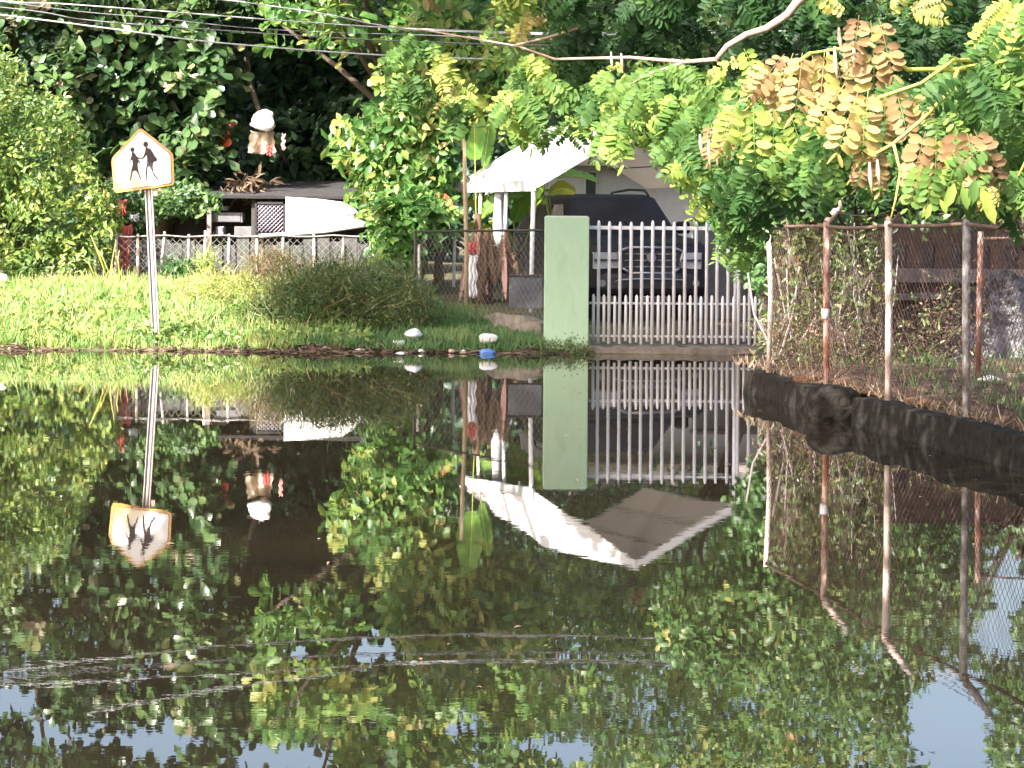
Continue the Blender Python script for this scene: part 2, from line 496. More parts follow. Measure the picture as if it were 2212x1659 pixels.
def clumps(C, per, spread, L, W, tint, flat=0.5, droop=0.0, out=None, facing=(-0.25, -0.6, 0.6)):
    """rosettes of leaves round clump centres C"""
    n = len(C)
    per_i = R.poisson(per, n) + 2
    idx = np.repeat(np.arange(n), per_i)
    m_ = len(idx)
    axis = R.normal(0, 0.55, (n, 3)) + np.array(facing)
    axis /= np.linalg.norm(axis, axis=1, keepdims=True)
    A = axis[idx]
    rnd = R.normal(0, 1, (m_, 3))
    side = rnd - A * (rnd * A).sum(1, keepdims=True)
    side /= np.linalg.norm(side, axis=1, keepdims=True)
    D = side + A * R.uniform(-0.1, 0.7, (m_, 1)) + np.array([0, 0, -droop])
    Nn = A + side * -0.2 + R.normal(0, 0.35, (m_, 3))
    P = C[idx] + R.normal(0, 1, (m_, 3)) * spread
    t0 = (tint(n) if callable(tint) else tint)
    sp = t0 > 0.945
    t = np.where(sp[idx] & (R.random(m_) < .5), t0[idx], np.clip(np.where(sp, .6, t0)[idx] + R.normal(0, 0.09, m_), 0, .92))
    LL = L * R.uniform(0.6, 1.25, m_)
    return P, D, Nn, LL, LL * W, t


# ------------------------------------------------------------------ ground and water
WALL = []
for x_, top_, base_, mid_ in ((1660, 482, 793, 853), (1786, 480, 820, 888), (1919, 477, 851, 930), (2088, 474, 884, 970)):
    Y_ = ywl(x_, mid_)
    WALL.append((at(x_, base_, Y_), at(x_, top_, Y_)))
wdir = (WALL[3][0] - WALL[0][0]) / 3


def wall_x(y):
    a, b = WALL[0][0], WALL[3][0]
    t = (y - a.y) / (b.y - a.y)
    return a.x + (b.x - a.x) * t


def sstep(a, b, x):
    t = np.clip((x - a) / (b - a), 0, 1)
    return t * t * (3 - 2 * t)


def gz(x, y):
    """height of the ground"""
    x = np.asarray(x, float); y = np.asarray(y, float)
    bank = -0.35 + 0.42 * sstep(31.8, 34.0, y + 0.22 * np.sin(x * 1.7) + 0.14 * np.sin(x * 4.3) + .07 * np.sin(x * 11)) + 0.26 * sstep(33.9, 36.5, y) + 0.46 * sstep(36, 40.2, y)
    drive = -0.35 + 0.42 * sstep(32.6, 33.7, y) + 0.05 * sstep(34, 42, y)
    wd = sstep(0.45, 1.0, x)
    z = bank * (1 - wd) + drive * wd
    z = np.where((y > 43) & (wd > 0), np.maximum(z, 0.12 + 0.3 * sstep(43, 50, y)), z)
    z = np.where(x > 3.2, np.minimum(z, 0.35 + 0.1 * np.sin(x * 2 + y)), z) if False else z
    lx = np.where(y < 25.4, 2.62 + (25.4 - y) * 0.155, 2.62 + (y - 25.4) * 0.105)
    yard = -0.35 + 0.62 * sstep(0.10, 0.32, x - lx) + 0.04 * np.sin(x * 3 + y * 2)
    z = np.where((x > lx - 0.1) & (y < 36) & (y > -30), np.maximum(yard, np.where(y > 33.5, z * 0 - 1, -0.35)), z)
    z = np.where(y < 31.5, np.where(x > lx - 0.1, yard, -0.35), z)
    return z + 0.02 * np.sin(x * 5.1 + y * 3.3) * np.sin(y * 4.1 - x)


def grid(name, xs, ys, fz, m, label=None, kind='structure'):
    X, Yg = np.meshgrid(xs, ys)
    Z = fz(X, Yg)
    V = np.stack([X, Yg, Z], -1).reshape(-1, 3)
    nx, ny = len(xs), len(ys)
    i, j = np.meshgrid(np.arange(nx - 1), np.arange(ny - 1))
    a = (j * nx + i).ravel()
    Fc = np.stack([a, a + 1, a + nx + 1, a + nx], -1)
    me = bpy.data.meshes.new(name)
    me.from_pydata(V.tolist(), [], Fc.tolist())
    me.polygons.foreach_set('use_smooth', np.ones(len(Fc), bool))
    me.materials.append(m)
    o = bpy.data.objects.new(name, me)
    COL.objects.link(o)
    o['kind'] = kind
    if label: o['label'] = label
    return o


mg = mat('bank_soil', (0.10, 0.105, 0.04), (0.06, 0.05, 0.03), 2.2, rough=0.95, bump=0.03, bscale=9, c3=(0.17, 0.11, 0.07), c3amt=0.36, c3scale=1.1)
xs = np.concatenate([[-600, -200, -80, -40, -25], np.arange(-16, 14, 0.14), [16, 22, 30, 45, 80, 200, 600]])
ys = np.concatenate([[-600, -100, -20, 0, 8], np.arange(12, 46, 0.14), [47, 50, 55, 65, 80, 120, 300, 900]])
nt = mg.node_tree; N, L = nt.nodes, nt.links
pb_ = N['Principled BSDF']; src = pb_.inputs['Base Color'].links[0].from_socket
tc = N.new('ShaderNodeTexCoord'); sx = N.new('ShaderNodeSeparateXYZ'); L.new(tc.outputs['Object'], sx.inputs[0])
mr = N.new('ShaderNodeMapRange'); mr.inputs['From Min'].default_value = 2.2; mr.inputs['From Max'].default_value = 2.7; L.new(sx.outputs['X'], mr.inputs['Value'])
n9 = N.new('ShaderNodeTexNoise'); n9.inputs['Scale'].default_value = 3.5; n9.inputs['Detail'].default_value = 8; L.new(tc.outputs['Object'], n9.inputs['Vector'])
r9 = N.new('ShaderNodeValToRGB'); r9.color_ramp.elements[0].position = .38; r9.color_ramp.elements[1].position = .66
r9.color_ramp.elements[0].color = (.030, .021, .016, 1); r9.color_ramp.elements[1].color = (.095, .05, .034, 1); L.new(n9.outputs['Fac'], r9.inputs['Fac'])
mx = N.new('ShaderNodeMixRGB'); L.new(mr.outputs[0], mx.inputs['Fac']); L.new(src, mx.inputs['Color1']); L.new(r9.outputs[0], mx.inputs['Color2']); L.new(mx.outputs[0], pb_.inputs['Base Color'])
grid('ground', xs, ys, gz, mg)

mw = bpy.data.materials.new('flood_water')
nt, b = nodes_of(mw)
N, L = nt.nodes, nt.links
b.inputs['Roughness'].default_value = 0.0
b.inputs['IOR'].default_value = 1.75
tc = N.new('ShaderNodeTexCoord')
nz = N.new('ShaderNodeTexNoise'); nz.inputs['Scale'].default_value = 0.5; nz.inputs['Detail'].default_value = 5
L.new(tc.outputs['Object'], nz.inputs['Vector'])
rp = N.new('ShaderNodeValToRGB')
rp.color_ramp.elements[0].position = 0.35; rp.color_ramp.elements[0].color = (0.011, 0.009, 0.0065, 1)
rp.color_ramp.elements[1].position = 0.7; rp.color_ramp.elements[1].color = (0.019, 0.016, 0.010, 1)
L.new(nz.outputs['Fac'], rp.inputs['Fac'])
L.new(rp.outputs['Color'], b.inputs['Base Color'])
mp = N.new('ShaderNodeMapping'); mp.inputs['Scale'].default_value = (1.0, 1.5, 1)
L.new(tc.outputs['Object'], mp.inputs['Vector'])
n1 = N.new('ShaderNodeTexNoise'); n1.inputs['Scale'].default_value = 2.6; n1.inputs['Detail'].default_value = 3
n2 = N.new('ShaderNodeTexNoise'); n2.inputs['Scale'].default_value = 16; n2.inputs['Detail'].default_value = 2
n3 = N.new('ShaderNodeTexNoise'); n3.inputs['Scale'].default_value = 0.35; n3.inputs['Detail'].default_value = 2
for n_ in (n1, n2, n3): L.new(mp.outputs['Vector'], n_.inputs['Vector'])
r3 = N.new('ShaderNodeMapRange'); r3.inputs['From Min'].default_value = 0.45; r3.inputs['From Max'].default_value = 0.7
r3.inputs['To Min'].default_value = 0.25; r3.inputs['To Max'].default_value = 1.0
L.new(n3.outputs['Fac'], r3.inputs['Value'])
mm = N.new('ShaderNodeMath'); mm.operation = 'MULTIPLY'
L.new(n2.outputs['Fac'], mm.inputs[0]); mm.inputs[1].default_value = 0.17
ad = N.new('ShaderNodeMath'); ad.operation = 'ADD'
L.new(n1.outputs['Fac'], ad.inputs[0]); L.new(mm.outputs[0], ad.inputs[1])
ml = N.new('ShaderNodeMath'); ml.operation = 'MULTIPLY'
L.new(ad.outputs[0], ml.inputs[0]); L.new(r3.outputs[0], ml.inputs[1])
bp = N.new('ShaderNodeBump'); bp.inputs['Strength'].default_value = 1.0; bp.inputs['Distance'].default_value = 0.00045
L.new(ml.outputs[0], bp.inputs['Height'])
L.new(bp.outputs['Normal'], b.inputs['Normal'])
grid('water', np.array([-600., 600.]), np.array([-600., 60.]), lambda x, y: x * 0, mw)


# ------------------------------------------------------------------ green pillar, white gate, doorstep
p0 = at(1175, 752, 33.6); p1 = at(1271, 752, 33.6); pt = at(1225, 468, 33.6)
w = p1.x - p0.x
b_ = MB().box(((p0.x + p1.x) / 2, 33.6 + 0.25, (pt.z - 0.25) / 2), (w, 0.5, pt.z + 0.25))
pillar = empty('gate_pillar', ((p0.x + p1.x) / 2, 33.85, 0), 'tall flat pale green masonry pillar standing left of the white gate', 'pillar')
# algae stain rising from the foot of the painted face
nt = M['green'].node_tree; N, L = nt.nodes, nt.links
bs = N['Principled BSDF']; src = bs.inputs['Base Color'].links[0].from_socket
tc = N.new('ShaderNodeTexCoord'); sx = N.new('ShaderNodeSeparateXYZ'); L.new(tc.outputs['Object'], sx.inputs[0])
nn = N.new('ShaderNodeTexNoise'); nn.inputs['Scale'].default_value = 9; nn.inputs['Detail'].default_value = 8; L.new(tc.outputs['Object'], nn.inputs['Vector'])
m1 = N.new('ShaderNodeMath'); m1.operation = 'MULTIPLY_ADD'; L.new(nn.outputs['Fac'], m1.inputs[0]); m1.inputs[1].default_value = 0.8; m1.inputs[2].default_value = -0.22
m2 = N.new('ShaderNodeMath'); m2.operation = 'SUBTRACT'; L.new(m1.outputs[0], m2.inputs[0]); L.new(sx.outputs['Z'], m2.inputs[1])
m3 = N.new('ShaderNodeMapRange'); m3.inputs['From Min'].default_value = 0.0; m3.inputs['From Max'].default_value = 0.12; L.new(m2.outputs[0], m3.inputs['Value'])
mx = N.new('ShaderNodeMixRGB'); L.new(m3.outputs[0], mx.inputs['Fac']); L.new(src, mx.inputs['Color1']); mx.inputs['Color2'].default_value = (0.13, 0.20, 0.10, 1)
L.new(mx.outputs[0], bs.inputs['Base Color'])
b_.build('shaft', M['green'], pillar, bevel=0.012)
MB().box(((p0.x + p1.x) / 2, 33.85, pt.z + 0.006), (w - 0.04, 0.46, 0.012)).build('cap', M['fascia'], pillar)

GY = 33.9
gate = empty('metal_gate', at(1462, 745, GY), 'white metal driveway gate of slim upright bars right of the green pillar', 'gate')
ztop, zbot, zs = at(1460, 478, GY).z, at(1460, 742, GY).z, at(1460, 638, GY).z


def bar_mesh(x, za, zb, r=0.023):
    return MB().tube([(x, GY, za), (x, GY, zb - 0.05), (x, GY, zb - 0.015), (x, GY, zb)], [r, r, r * 0.75, r * 0.25], 8)


for i in range(16):
    xx = at(1293 + 23.3 * i, 600, GY).x
    bar_mesh(xx + random.uniform(-.003, .003), zbot - 0.02 * random.random(), ztop + random.uniform(-.012, .012)).build('bar', M['white'], gate)
for i in range(16):
    xx = at(1281.5 + 23.3 * i, 690, GY).x
    bar_mesh(xx + random.uniform(-.003, .003), zbot + 0.04 * random.random(), zs + random.uniform(-.012, .012), 0.021).build('short_bar', M['white'], gate)
for yy, hh in ((493, 0.05), (656, 0.03), (727, 0.03)):
    a, c = at(1273, yy, GY), at(1652, yy, GY)
    z_ = at(1460, yy, GY).z
    MB().box(((a.x + c.x) / 2, GY + 0.034, z_), (c.x - a.x, 0.026, hh)).build('rail', M['white'], gate, bevel=0.004)
xx = at(1651, 600, GY).x
MB().box((xx + 0.02, GY + 0.06, (ztop + zbot) / 2), (0.05, 0.05, ztop - zbot + 0.1)).build('gate_post', M['white'], gate, bevel=0.005)

a, c = at(1272, 760, 33.5), at(1652, 760, 33.5)
st = MB()
n = 24
for i in range(n):
    x0 = a.x + (c.x - a.x + 0.1) * i / n; x1 = a.x + (c.x - a.x + 0.1) * (i + 1) / n
    h0 = 0.085 + 0.012 * math.sin(i * 1.9); h1 = 0.085 + 0.012 * math.sin((i + 1) * 1.9)
    st.hexa([(x0, 33.42, -.2), (x1, 33.42, -.2), (x1, 34.3, -.2), (x0, 34.3, -.2), (x0, 33.42, h0), (x1, 33.42, h1), (x1, 34.3, h1 + .01), (x0, 34.3, h0 + .01)])
solo(st, 'doorstep', M['concrete'], 'low stained concrete sill across the driveway under the white gate', 'sill')


# ------------------------------------------------------------------ dark car
def make_car():
    fx = (1404 - CX) / F * 41.0
    root = empty('parked_car', (fx, 41.0, 0.10), 'dark purple-brown off-road car with chrome grille parked behind the white gate', 'car')
    yaw = math.radians(15)
    root.rotation_euler = (0, 0, yaw)
    loc0 = root.location.copy()
    root.location = (0, 0, 0)          # build in the car's own space: front at y=0, nose towards -y
    W2 = 0.96

    def add(mb, name, m, par=None, bevel=0):
        if name in ('grille', 'grille_surround', 'grille_slat', 'emblem', 'headlight', 'light_strip', 'bumper', 'trim_strip', 'fog_lamp'):
            mb.v = [(v[0], v[1], v[2] + .13) for v in mb.v]
        o = mb.build(name, m, None, bevel)
        o.parent = par or root
        return o
    # lower body
    prof = [(0.10, 0.42), (0.0, 0.55), (0.0, 1.08), (0.06, 1.25), (0.30, 1.32), (1.35, 1.38), (4.75, 1.41), (4.85, 1.3), (4.85, 0.5), (4.7, 0.42)]
    mb = MB()
    stations = [(-W2, 0.04), (-W2 + 0.04, 0.0), (-W2 * 0.8, -0.02), (0, -0.05), (W2 * 0.8, -0.02), (W2 - 0.04, 0.0), (W2, 0.04)]
    vs = []
    for k, (x, inset) in enumerate(stations):
        for (y, z) in prof:
            yy = y + (max(0, abs(x) - 0.45) ** 2 * 0.55 if y < 1 else 0)
            zz = z - (0.05 if abs(x) > W2 - 0.01 and z > 1.0 else 0)
            vs.append((x, yy, zz))
    n = len(prof)
    fs = [(i * n + j, i * n + (j + 1) % n, (i + 1) * n + (j + 1) % n, (i + 1) * n + j) for i in range(len(stations) - 1) for j in range(n)]
    fs += [tuple(range(n)), tuple(range(len(vs) - 1, len(vs) - n - 1, -1))]
    mb.add(vs, fs)
    add(mb, 'body', M['carpaint'], bevel=0.02)
    # cabin
    zb, zt = 1.37, 1.98
    B_ = [(-.90, 1.25), (.90, 1.25), (.92, 4.75), (-.92, 4.75)]
    T_ = [(-.72, 2.0), (.72, 2.0), (.74, 4.5), (-.74, 4.5)]
    vs = [(x, y, zb) for x, y in B_] + [(x, y, zt) for x, y in T_] + [(-.62, 2.3, zt + .06), (.62, 2.3, zt + .06), (.62, 4.3, zt + .05), (-.62, 4.3, zt + .05)]
    mb = MB().add(vs, [(0, 1, 5, 4), (1, 2, 6, 5), (2, 3, 7, 6), (3, 0, 4, 7), (4, 5, 9, 8), (5, 6, 10, 9), (6, 7, 11, 10), (7, 4, 8, 11), (8, 9, 10, 11)])
    add(mb, 'cabin', M['carpaint'], bevel=0.03)

    def panel(a, b2, c2, d2, off):
        return MB().slab([a, b2, c2, d2], off)
    # windscreen, sitting proud of the cabin
    q = [Vector((-.81, 1.36, 1.45)), Vector((.81, 1.36, 1.45)), Vector((.65, 1.90, 1.90)), Vector((-.65, 1.90, 1.90))]
    nrm = (q[1] - q[0]).cross(q[2] - q[0]).normalized()
    q = [p + nrm * 0.012 + Vector((0, -0.0, 0)) for p in q]
    add(MB().slab(q, 0.008), 'windscreen', M['glass'])
    for sg in (-1, 1):
        for (ya, yb, yc, yd, mt) in ((1.75, 2.75, 2.75, 2.2, 'paleglass'), (2.85, 3.65, 3.60, 2.85, 'glass'), (3.75, 4.45, 4.25, 3.75, 'glass')):
            f = lambda y, z: Vector((sg * (0.91 - (z - zb) / (zt - zb) * 0.18 + 0.008), y, z))
            qq = [f(ya, 1.46), f(yb, 1.46), f(yc, 1.86), f(yd, 1.86)]
            if sg < 0: qq = qq[::-1]
            add(MB().slab(qq[::-1] if sg > 0 else qq[::-1], 0.006), 'side_window', M[mt])
        rr = MB().tube([(sg * .66, 2.15, zt + .03), (sg * .66, 2.35, zt + .13), (sg * .66, 3.2, zt + .15), (sg * .66, 4.2, zt + .11), (sg * .66, 4.35, zt + .03)], 0.02, 8)
        add(rr, 'roof_rail', M['blackplastic'])
        mm_ = MB().box((sg * 1.08, 1.62, 1.50), (0.22, 0.14, 0.20))
        mir = add(mm_, 'wing_mirror', M['carpaint'], bevel=0.04)
        mb = MB().add([(sg * .50, -.01, .98), (sg * .86, .075, .98), (sg * .93, .16, .98), (sg * .93, .16, .74), (sg * .86, .075, .72), (sg * .50, -.01, .74)] +
                      [(sg * .50, .1, .98), (sg * .86, .2, .98), (sg * .93, .3, .98), (sg * .93, .3, .74), (sg * .86, .2, .72), (sg * .50, .1, .74)],
                      [(0, 1, 4, 5), (1, 2, 3, 4), (6, 11, 10, 7), (7, 10, 9, 8), (0, 6, 7, 1), (1, 7, 8, 2), (5, 4, 10, 11), (4, 3, 9, 10), (2, 8, 9, 3), (0, 5, 11, 6)])
        hl = add(mb, 'headlight', M['lamp'])
        add(MB().box((sg * .70, .02, .862), (0.36, 0.05, 0.025), Matrix.Rotation(sg * 0.22, 3, 'Z')), 'light_strip', M['blackplastic'], hl)
        add(MB().tube([(sg * .76, .10, .50), (sg * .76, -.005, .50)], 0.055, 14), 'fog_lamp', M['greybox'])
        # wheel arches and wheels
        for yw in (0.95, 3.85):
            wh = add(MB().tube([(sg * .72, yw, 0.38), (sg * .76, yw, .38), (sg * .94, yw, .38), (sg * .97, yw, .38)], [.34, .38, .38, .34], 24), 'wheel', M['rubber'])
            add(MB().tube([(sg * .955, yw, .38), (sg * .985, yw, .38)], [.24, .21], 20), 'rim', M['chrome'], wh)
    oct_ = [(-.52, 1.0), (-.36, 1.06), (.36, 1.06), (.52, 1.0), (.46, .74), (.34, .66), (-.34, .66), (-.46, .74)]
    y0 = -0.055
    mb = MB().add([(x, y0, z) for x, z in oct_] + [(x, 0.05, z) for x, z in oct_],
                  [tuple(range(8)), tuple(range(15, 7, -1))] + [(i, i + 8, (i + 1) % 8 + 8, (i + 1) % 8) for i in range(8)])
    gr = add(mb, 'grille', M['blackplastic'])
    ring = MB()
    for i in range(8):
        (xa, za), (xb, zb2) = oct_[i], oct_[(i + 1) % 8]
        ring.tube([(xa, y0 - .01, za), (xb, y0 - .01, zb2)], 0.022, 8)
    add(ring, 'grille_surround', M['chrome'], gr)
    for z in (.76, .86, .96):
        sl = MB()
        xq = np.arange(-.42, .43, .06)
        for i in range(len(xq) - 1):
            h = .022 if i % 2 else .010
            sl.box(((xq[i] + xq[i + 1]) / 2, y0 - .012, z), (0.06, 0.02, h))
        add(sl, 'grille_slat', M['greybox'], gr)
    em = MB().tube([(0, y0 - .005, .90), (0, y0 - .04, .90)], [0.085, 0.07], 20)
    add(em, 'emblem', M['chrome'], gr)
    bp_ = MB()
    pts = [(-.97, .34), (-.8, .10), (-.45, -.06), (.45, -.06), (.8, .10), (.97, .34)]
    vs = []
    for (x, y) in pts:
        vs += [(x, y, .34), (x, y - .05, .42), (x, y - .05, .60), (x, y, .66), (x, y + .2, .66), (x, y + .2, .34)]
    fs = [(i * 6 + j, i * 6 + (j + 1) % 6, (i + 1) * 6 + (j + 1) % 6, (i + 1) * 6 + j) for i in range(5) for j in range(6)] + [(0, 1, 2, 3, 4, 5), (35, 34, 33, 32, 31, 30)]
    bp_.add(vs, fs)
    bmp = add(bp_, 'bumper', M['blackplastic'], bevel=0.01)
    cs = MB().tube([(-.60, -.02, .50), (-.52, -.10, .555), (-.25, -.125, .57), (.25, -.125, .57), (.52, -.10, .555), (.60, -.02, .50)], 0.014, 8)
    add(cs, 'trim_strip', M['chrome'], bmp)
    for sg in (-1, 1):
        add(MB().tube([(sg * .3, 1.30, 1.43), (sg * .05, 1.50, 1.60)], 0.01, 6), 'wiper', M['blackplastic'])
    root.location = loc0
    root.scale = (1.08, 1.05, 1.07)


make_car()


# ------------------------------------------------------------------ carport and house
def make_carport():
    A, B_, P_, Rr = at(983, 398, 39.2), at(1163, 388, 37.2), at(1383, 259, 36.0), at(1606, 396, 36.0)
    D_ = A + (P_ - B_)
    Q = Rr + (D_ - P_) * 1.0
    root = empty('carport', (B_.x, B_.y, 0.4), 'open white gabled carport roof on slim white poles behind the green pillar', 'carport')
    MB().slab([A, B_, P_, D_], 0.035).build('roof_slope', M['whiteroof'], root)
    gap = Vector((0.004, 0, 0))
    dn = Vector((0, 0, -0.05))
    cl = MB().slab([D_ + gap, P_ + gap, Rr, Q], 0.012).build('roof_slope', M['ceiling'], root)
    MB().slab([A + dn, B_ + dn, P_ + dn - gap * 3, D_ + dn - gap * 3], 0.012).build('ceiling', M['ceiling'], root)
    sm = MB()
    for t in (0.33, 0.66):
        a = D_.lerp(Q, t) + Vector((0, 0, -0.022)); c = P_.lerp(Rr, t) + Vector((0, 0, -0.022))
        sm.tube([a, c], 0.009, 6)
    sm.build('seam', M['seam'], cl)
    o = Vector((-0.01, -0.02, 0))
    for (u, v) in ((B_, P_), (P_, Rr)):
        MB().slab([u + o, v + o, v + o + Vector((0, 0, -.13)), u + o + Vector((0, 0, -.13))], 0.02).build('bargeboard', M['whitesheet'], root)
    o = Vector((-0.03, -0.01, -0.004))
    MB().slab([A + o, B_ + o, B_ + o + Vector((0, 0, -.17)), A + o + Vector((0, 0, -.13))], 0.015).build('fascia', M['fascia'], root)
    for (x, t, yb, r) in ((979, 0.02, 665, .026), (1033, 0.30, 662, .030), (1088, 0.60, 660, .030), (1147, 0.97, 664, .036)):
        p = A.lerp(B_, t)
        f = at(x, yb, p.y)
        MB().tube([(f.x, p.y + .03, f.z - .2), (f.x + .01, p.y + .03, p.z - 1.0), (f.x + .03, p.y + .03, p.z - .04)], r, 10).build('post', M['white'], root)
    for p in (Rr,):
        MB().tube([(p.x - .1, p.y + .05, 0.05), (p.x - .1, p.y + .05, p.z - .09)], .03, 10).build('post', M['white'], root)


make_carport()
cloth = MB()
for i in range(8):
    for j in range(2):
        pass
g0 = at(1074, 400, 38.3)
vs, fs = [], []
for i in range(10):
    for j in range(4):
        vs.append((g0.x - .05 + j * .05 + .012 * math.sin(i * 1.3 + j), g0.y + .03 * math.sin(j * 2.2 + i * .5), g0.z - i * 0.17))
for i in range(9):
    for j in range(3):
        a = i * 4 + j
        fs.append((a, a + 1, a + 5, a + 4))
cloth.add(vs, fs, True)
o = solo(cloth, 'plastic_sheet', M['fascia'], 'narrow grey plastic strip hanging from the carport eave', 'sheet')
md = o.modifiers.new('thick', 'SOLIDIFY'); md.thickness = 0.006
# tan pole before the carport
a, c = at(1003, 300, 37.0), at(1008, 665, 37.0)
solo(MB().tube([c - Vector((0, 0, .2)), c.lerp(a, .4) + Vector((.01, 0, 0)), c.lerp(a, .75), a], [.036, .034, .032, .026], 10), 'bamboo_pole', M['tan'],
     'tall tan pole standing in front of the carport left corner', 'pole')

# house wall behind the car
hr = empty('house', (at(1360, 600, 48).x, 49, 0.3), 'pale blue-grey rendered house wall with dark slot window behind the parked car', 'house')
a, c = at(1185, 350, 48), at(1700, 350, 48)
zt = a.z
MB().box(((a.x + c.x) / 2, 51, zt / 2), (c.x - a.x, 6, zt)).build('wall', M['housewall'], hr)
MB().slab([(a.x - .5, 47.4, zt + .02), (c.x + .5, 47.4, zt + .02), (c.x + .3, 51, zt + 1.1), (a.x - .3, 51, zt + 1.1)], 0.1).build('roof', M['ceiling'], hr)
MB().slab([(a.x - .3, 51.01, zt + 1.1), (c.x + .3, 51.01, zt + 1.1), (c.x + .5, 54.6, zt + .02), (a.x - .5, 54.6, zt + .02)], 0.1).build('roof', M['ceiling'], hr)
w1 = at(1276, 402, 48)
wf = MB().box((w1.x, 47.985, w1.z - .15), (0.26, 0.04, 0.9)).build('window', M['fascia'], hr)
MB().box((w1.x, 47.962, w1.z - .15), (0.19, 0.01, 0.83)).build('pane', M['darkwindow'], wf)
MB().box((at(1450, 400, 48).x, 47.985, w1.z - .3), (1.0, 0.04, 1.0)).build('window', M['fascia'], hr)


a, c = at(1498, 700, 42.6), at(1690, 480, 42.6)
yw_ = empty('yard_wall', ((a.x + c.x) / 2, 42.7, .1), 'plain dark grey yard wall to the right of the parked car', 'wall')
MB().box(((a.x + c.x) / 2, 42.7, c.z / 2), (c.x - a.x, .18, c.z)).build('wall_face', M['yardwall'], yw_)
MB().box(((a.x + c.x) / 2, 42.7, c.z + .03), (c.x - a.x + .06, .26, .06)).build('coping', M['concrete'], yw_)


# ------------------------------------------------------------------ school crossing sign
SY = 33.9
sign = empty('road_sign', at(338, 752, SY), 'glare-whitened yellow school crossing sign with two walking figures on a leaning post', 'sign')
top, bot = at(316, 300, SY + .05), at(339, 770, SY + .05)
ax = (top - bot).normalized()
mb = MB()
hw = 0.052
for (xa, xb, ya, yb) in ((-hw, -hw + .014, -.03, .03), (hw - .014, hw, -.03, .03), (-hw + .014, hw - .014, .018, .03)):
    for (s0, s1) in ((bot, top),):
        q = [s0 + Vector((xa, ya, 0)), s0 + Vector((xb, ya, 0)), s0 + Vector((xb, yb, 0)), s0 + Vector((xa, yb, 0)),
             s1 + Vector((xa, ya, 0)), s1 + Vector((xb, ya, 0)), s1 + Vector((xb, yb, 0)), s1 + Vector((xa, yb, 0))]
        mb.hexa(q)
post = mb.build('post', M['pole'], sign)
mb = MB()
for (xa, xb, ya, yb) in ((-.014, .014, -.012, .017),):
    mb.hexa([bot + Vector((xa, ya, 0)), bot + Vector((xb, ya, 0)), bot + Vector((xb, yb, 0)), bot + Vector((xa, yb, 0)),
             top + Vector((xa, ya, 0)), top + Vector((xb, ya, 0)), top + Vector((xb, yb, 0)), top + Vector((xa, yb, 0))])
mb.build('centre_rib', M['pole'], post)
br = at(336, 418, SY)
MB().box((br.x, SY + .02, br.z), (.05, .05, .07)).build('bolt', M['pinkish'], post)


def rounded(pts, r, n=4):
    out = []
    k = len(pts)
    for i in range(k):
        p, a, c = Vector(pts[i]), Vector(pts[i - 1]), Vector(pts[(i + 1) % k])
        u, v = (a - p).normalized(), (c - p).normalized()
        s0, s1 = p + u * r, p + v * r
        for j in range(n + 1):
            t = j / n
            out.append((s0 * (1 - t) ** 2 + p * 2 * t * (1 - t) + s1 * t * t))
    return out


def flat(pts, Y, t):
    """polygon (grid units) as a plate at distance Y"""
    q = [at(p[0], p[1], Y) for p in pts]
    k = len(q)
    bk = [v + Vector((0, t, 0)) for v in q]
    return MB().add(q + bk, [tuple(range(k))[::-1], tuple(range(k, 2 * k))] + [(i, (i + 1) % k, (i + 1) % k + k, i + k) for i in range(k)])


corn = [(303, 275), (374, 331), (377, 400), (247, 417), (240, 343)]
ms = bpy.data.materials.new('glare_sign_face')
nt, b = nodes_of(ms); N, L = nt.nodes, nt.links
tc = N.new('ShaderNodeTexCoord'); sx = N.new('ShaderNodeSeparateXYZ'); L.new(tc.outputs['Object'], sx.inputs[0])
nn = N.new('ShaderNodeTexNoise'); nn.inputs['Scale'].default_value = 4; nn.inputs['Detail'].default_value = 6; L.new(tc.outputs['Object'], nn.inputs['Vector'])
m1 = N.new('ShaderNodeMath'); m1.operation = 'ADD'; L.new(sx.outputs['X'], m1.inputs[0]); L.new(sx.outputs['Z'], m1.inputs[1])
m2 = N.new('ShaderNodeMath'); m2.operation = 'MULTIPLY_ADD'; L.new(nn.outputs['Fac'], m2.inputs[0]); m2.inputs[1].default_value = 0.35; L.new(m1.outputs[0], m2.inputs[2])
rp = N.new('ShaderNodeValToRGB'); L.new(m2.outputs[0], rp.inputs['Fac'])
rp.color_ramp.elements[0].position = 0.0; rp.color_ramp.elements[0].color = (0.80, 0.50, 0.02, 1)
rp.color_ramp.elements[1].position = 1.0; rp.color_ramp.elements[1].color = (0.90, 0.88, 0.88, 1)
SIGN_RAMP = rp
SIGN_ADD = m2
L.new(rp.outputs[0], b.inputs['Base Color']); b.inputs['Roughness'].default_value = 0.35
myel = mat('yellow_sign_edge', (0.84, 0.56, 0.06), (0.82, 0.40, 0.22), 5, rough=0.4)
rim = flat(rounded([Vector((a, c, 0)) for a, c in corn], 9), SY, 0.006).build('sign_plate', myel, sign)
cen = Vector((308, 352))
ins = [tuple(cen + (Vector(p) - cen) * 0.93) for p in corn]
ins2 = [tuple(cen + (Vector(p) - cen) * 0.905) for p in corn]
flat(rounded([Vector((a, c, 0)) for a, c in ins], 6), SY - .003, 0.002).build('border_line', mat('sign_line', (0.50, 0.20, 0.16), rough=0.6), rim)
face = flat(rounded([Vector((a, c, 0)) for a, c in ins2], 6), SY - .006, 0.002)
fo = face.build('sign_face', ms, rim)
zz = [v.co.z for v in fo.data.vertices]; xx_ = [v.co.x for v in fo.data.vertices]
lo = min(xx_) + min(zz); hi = max(xx_) + max(zz)
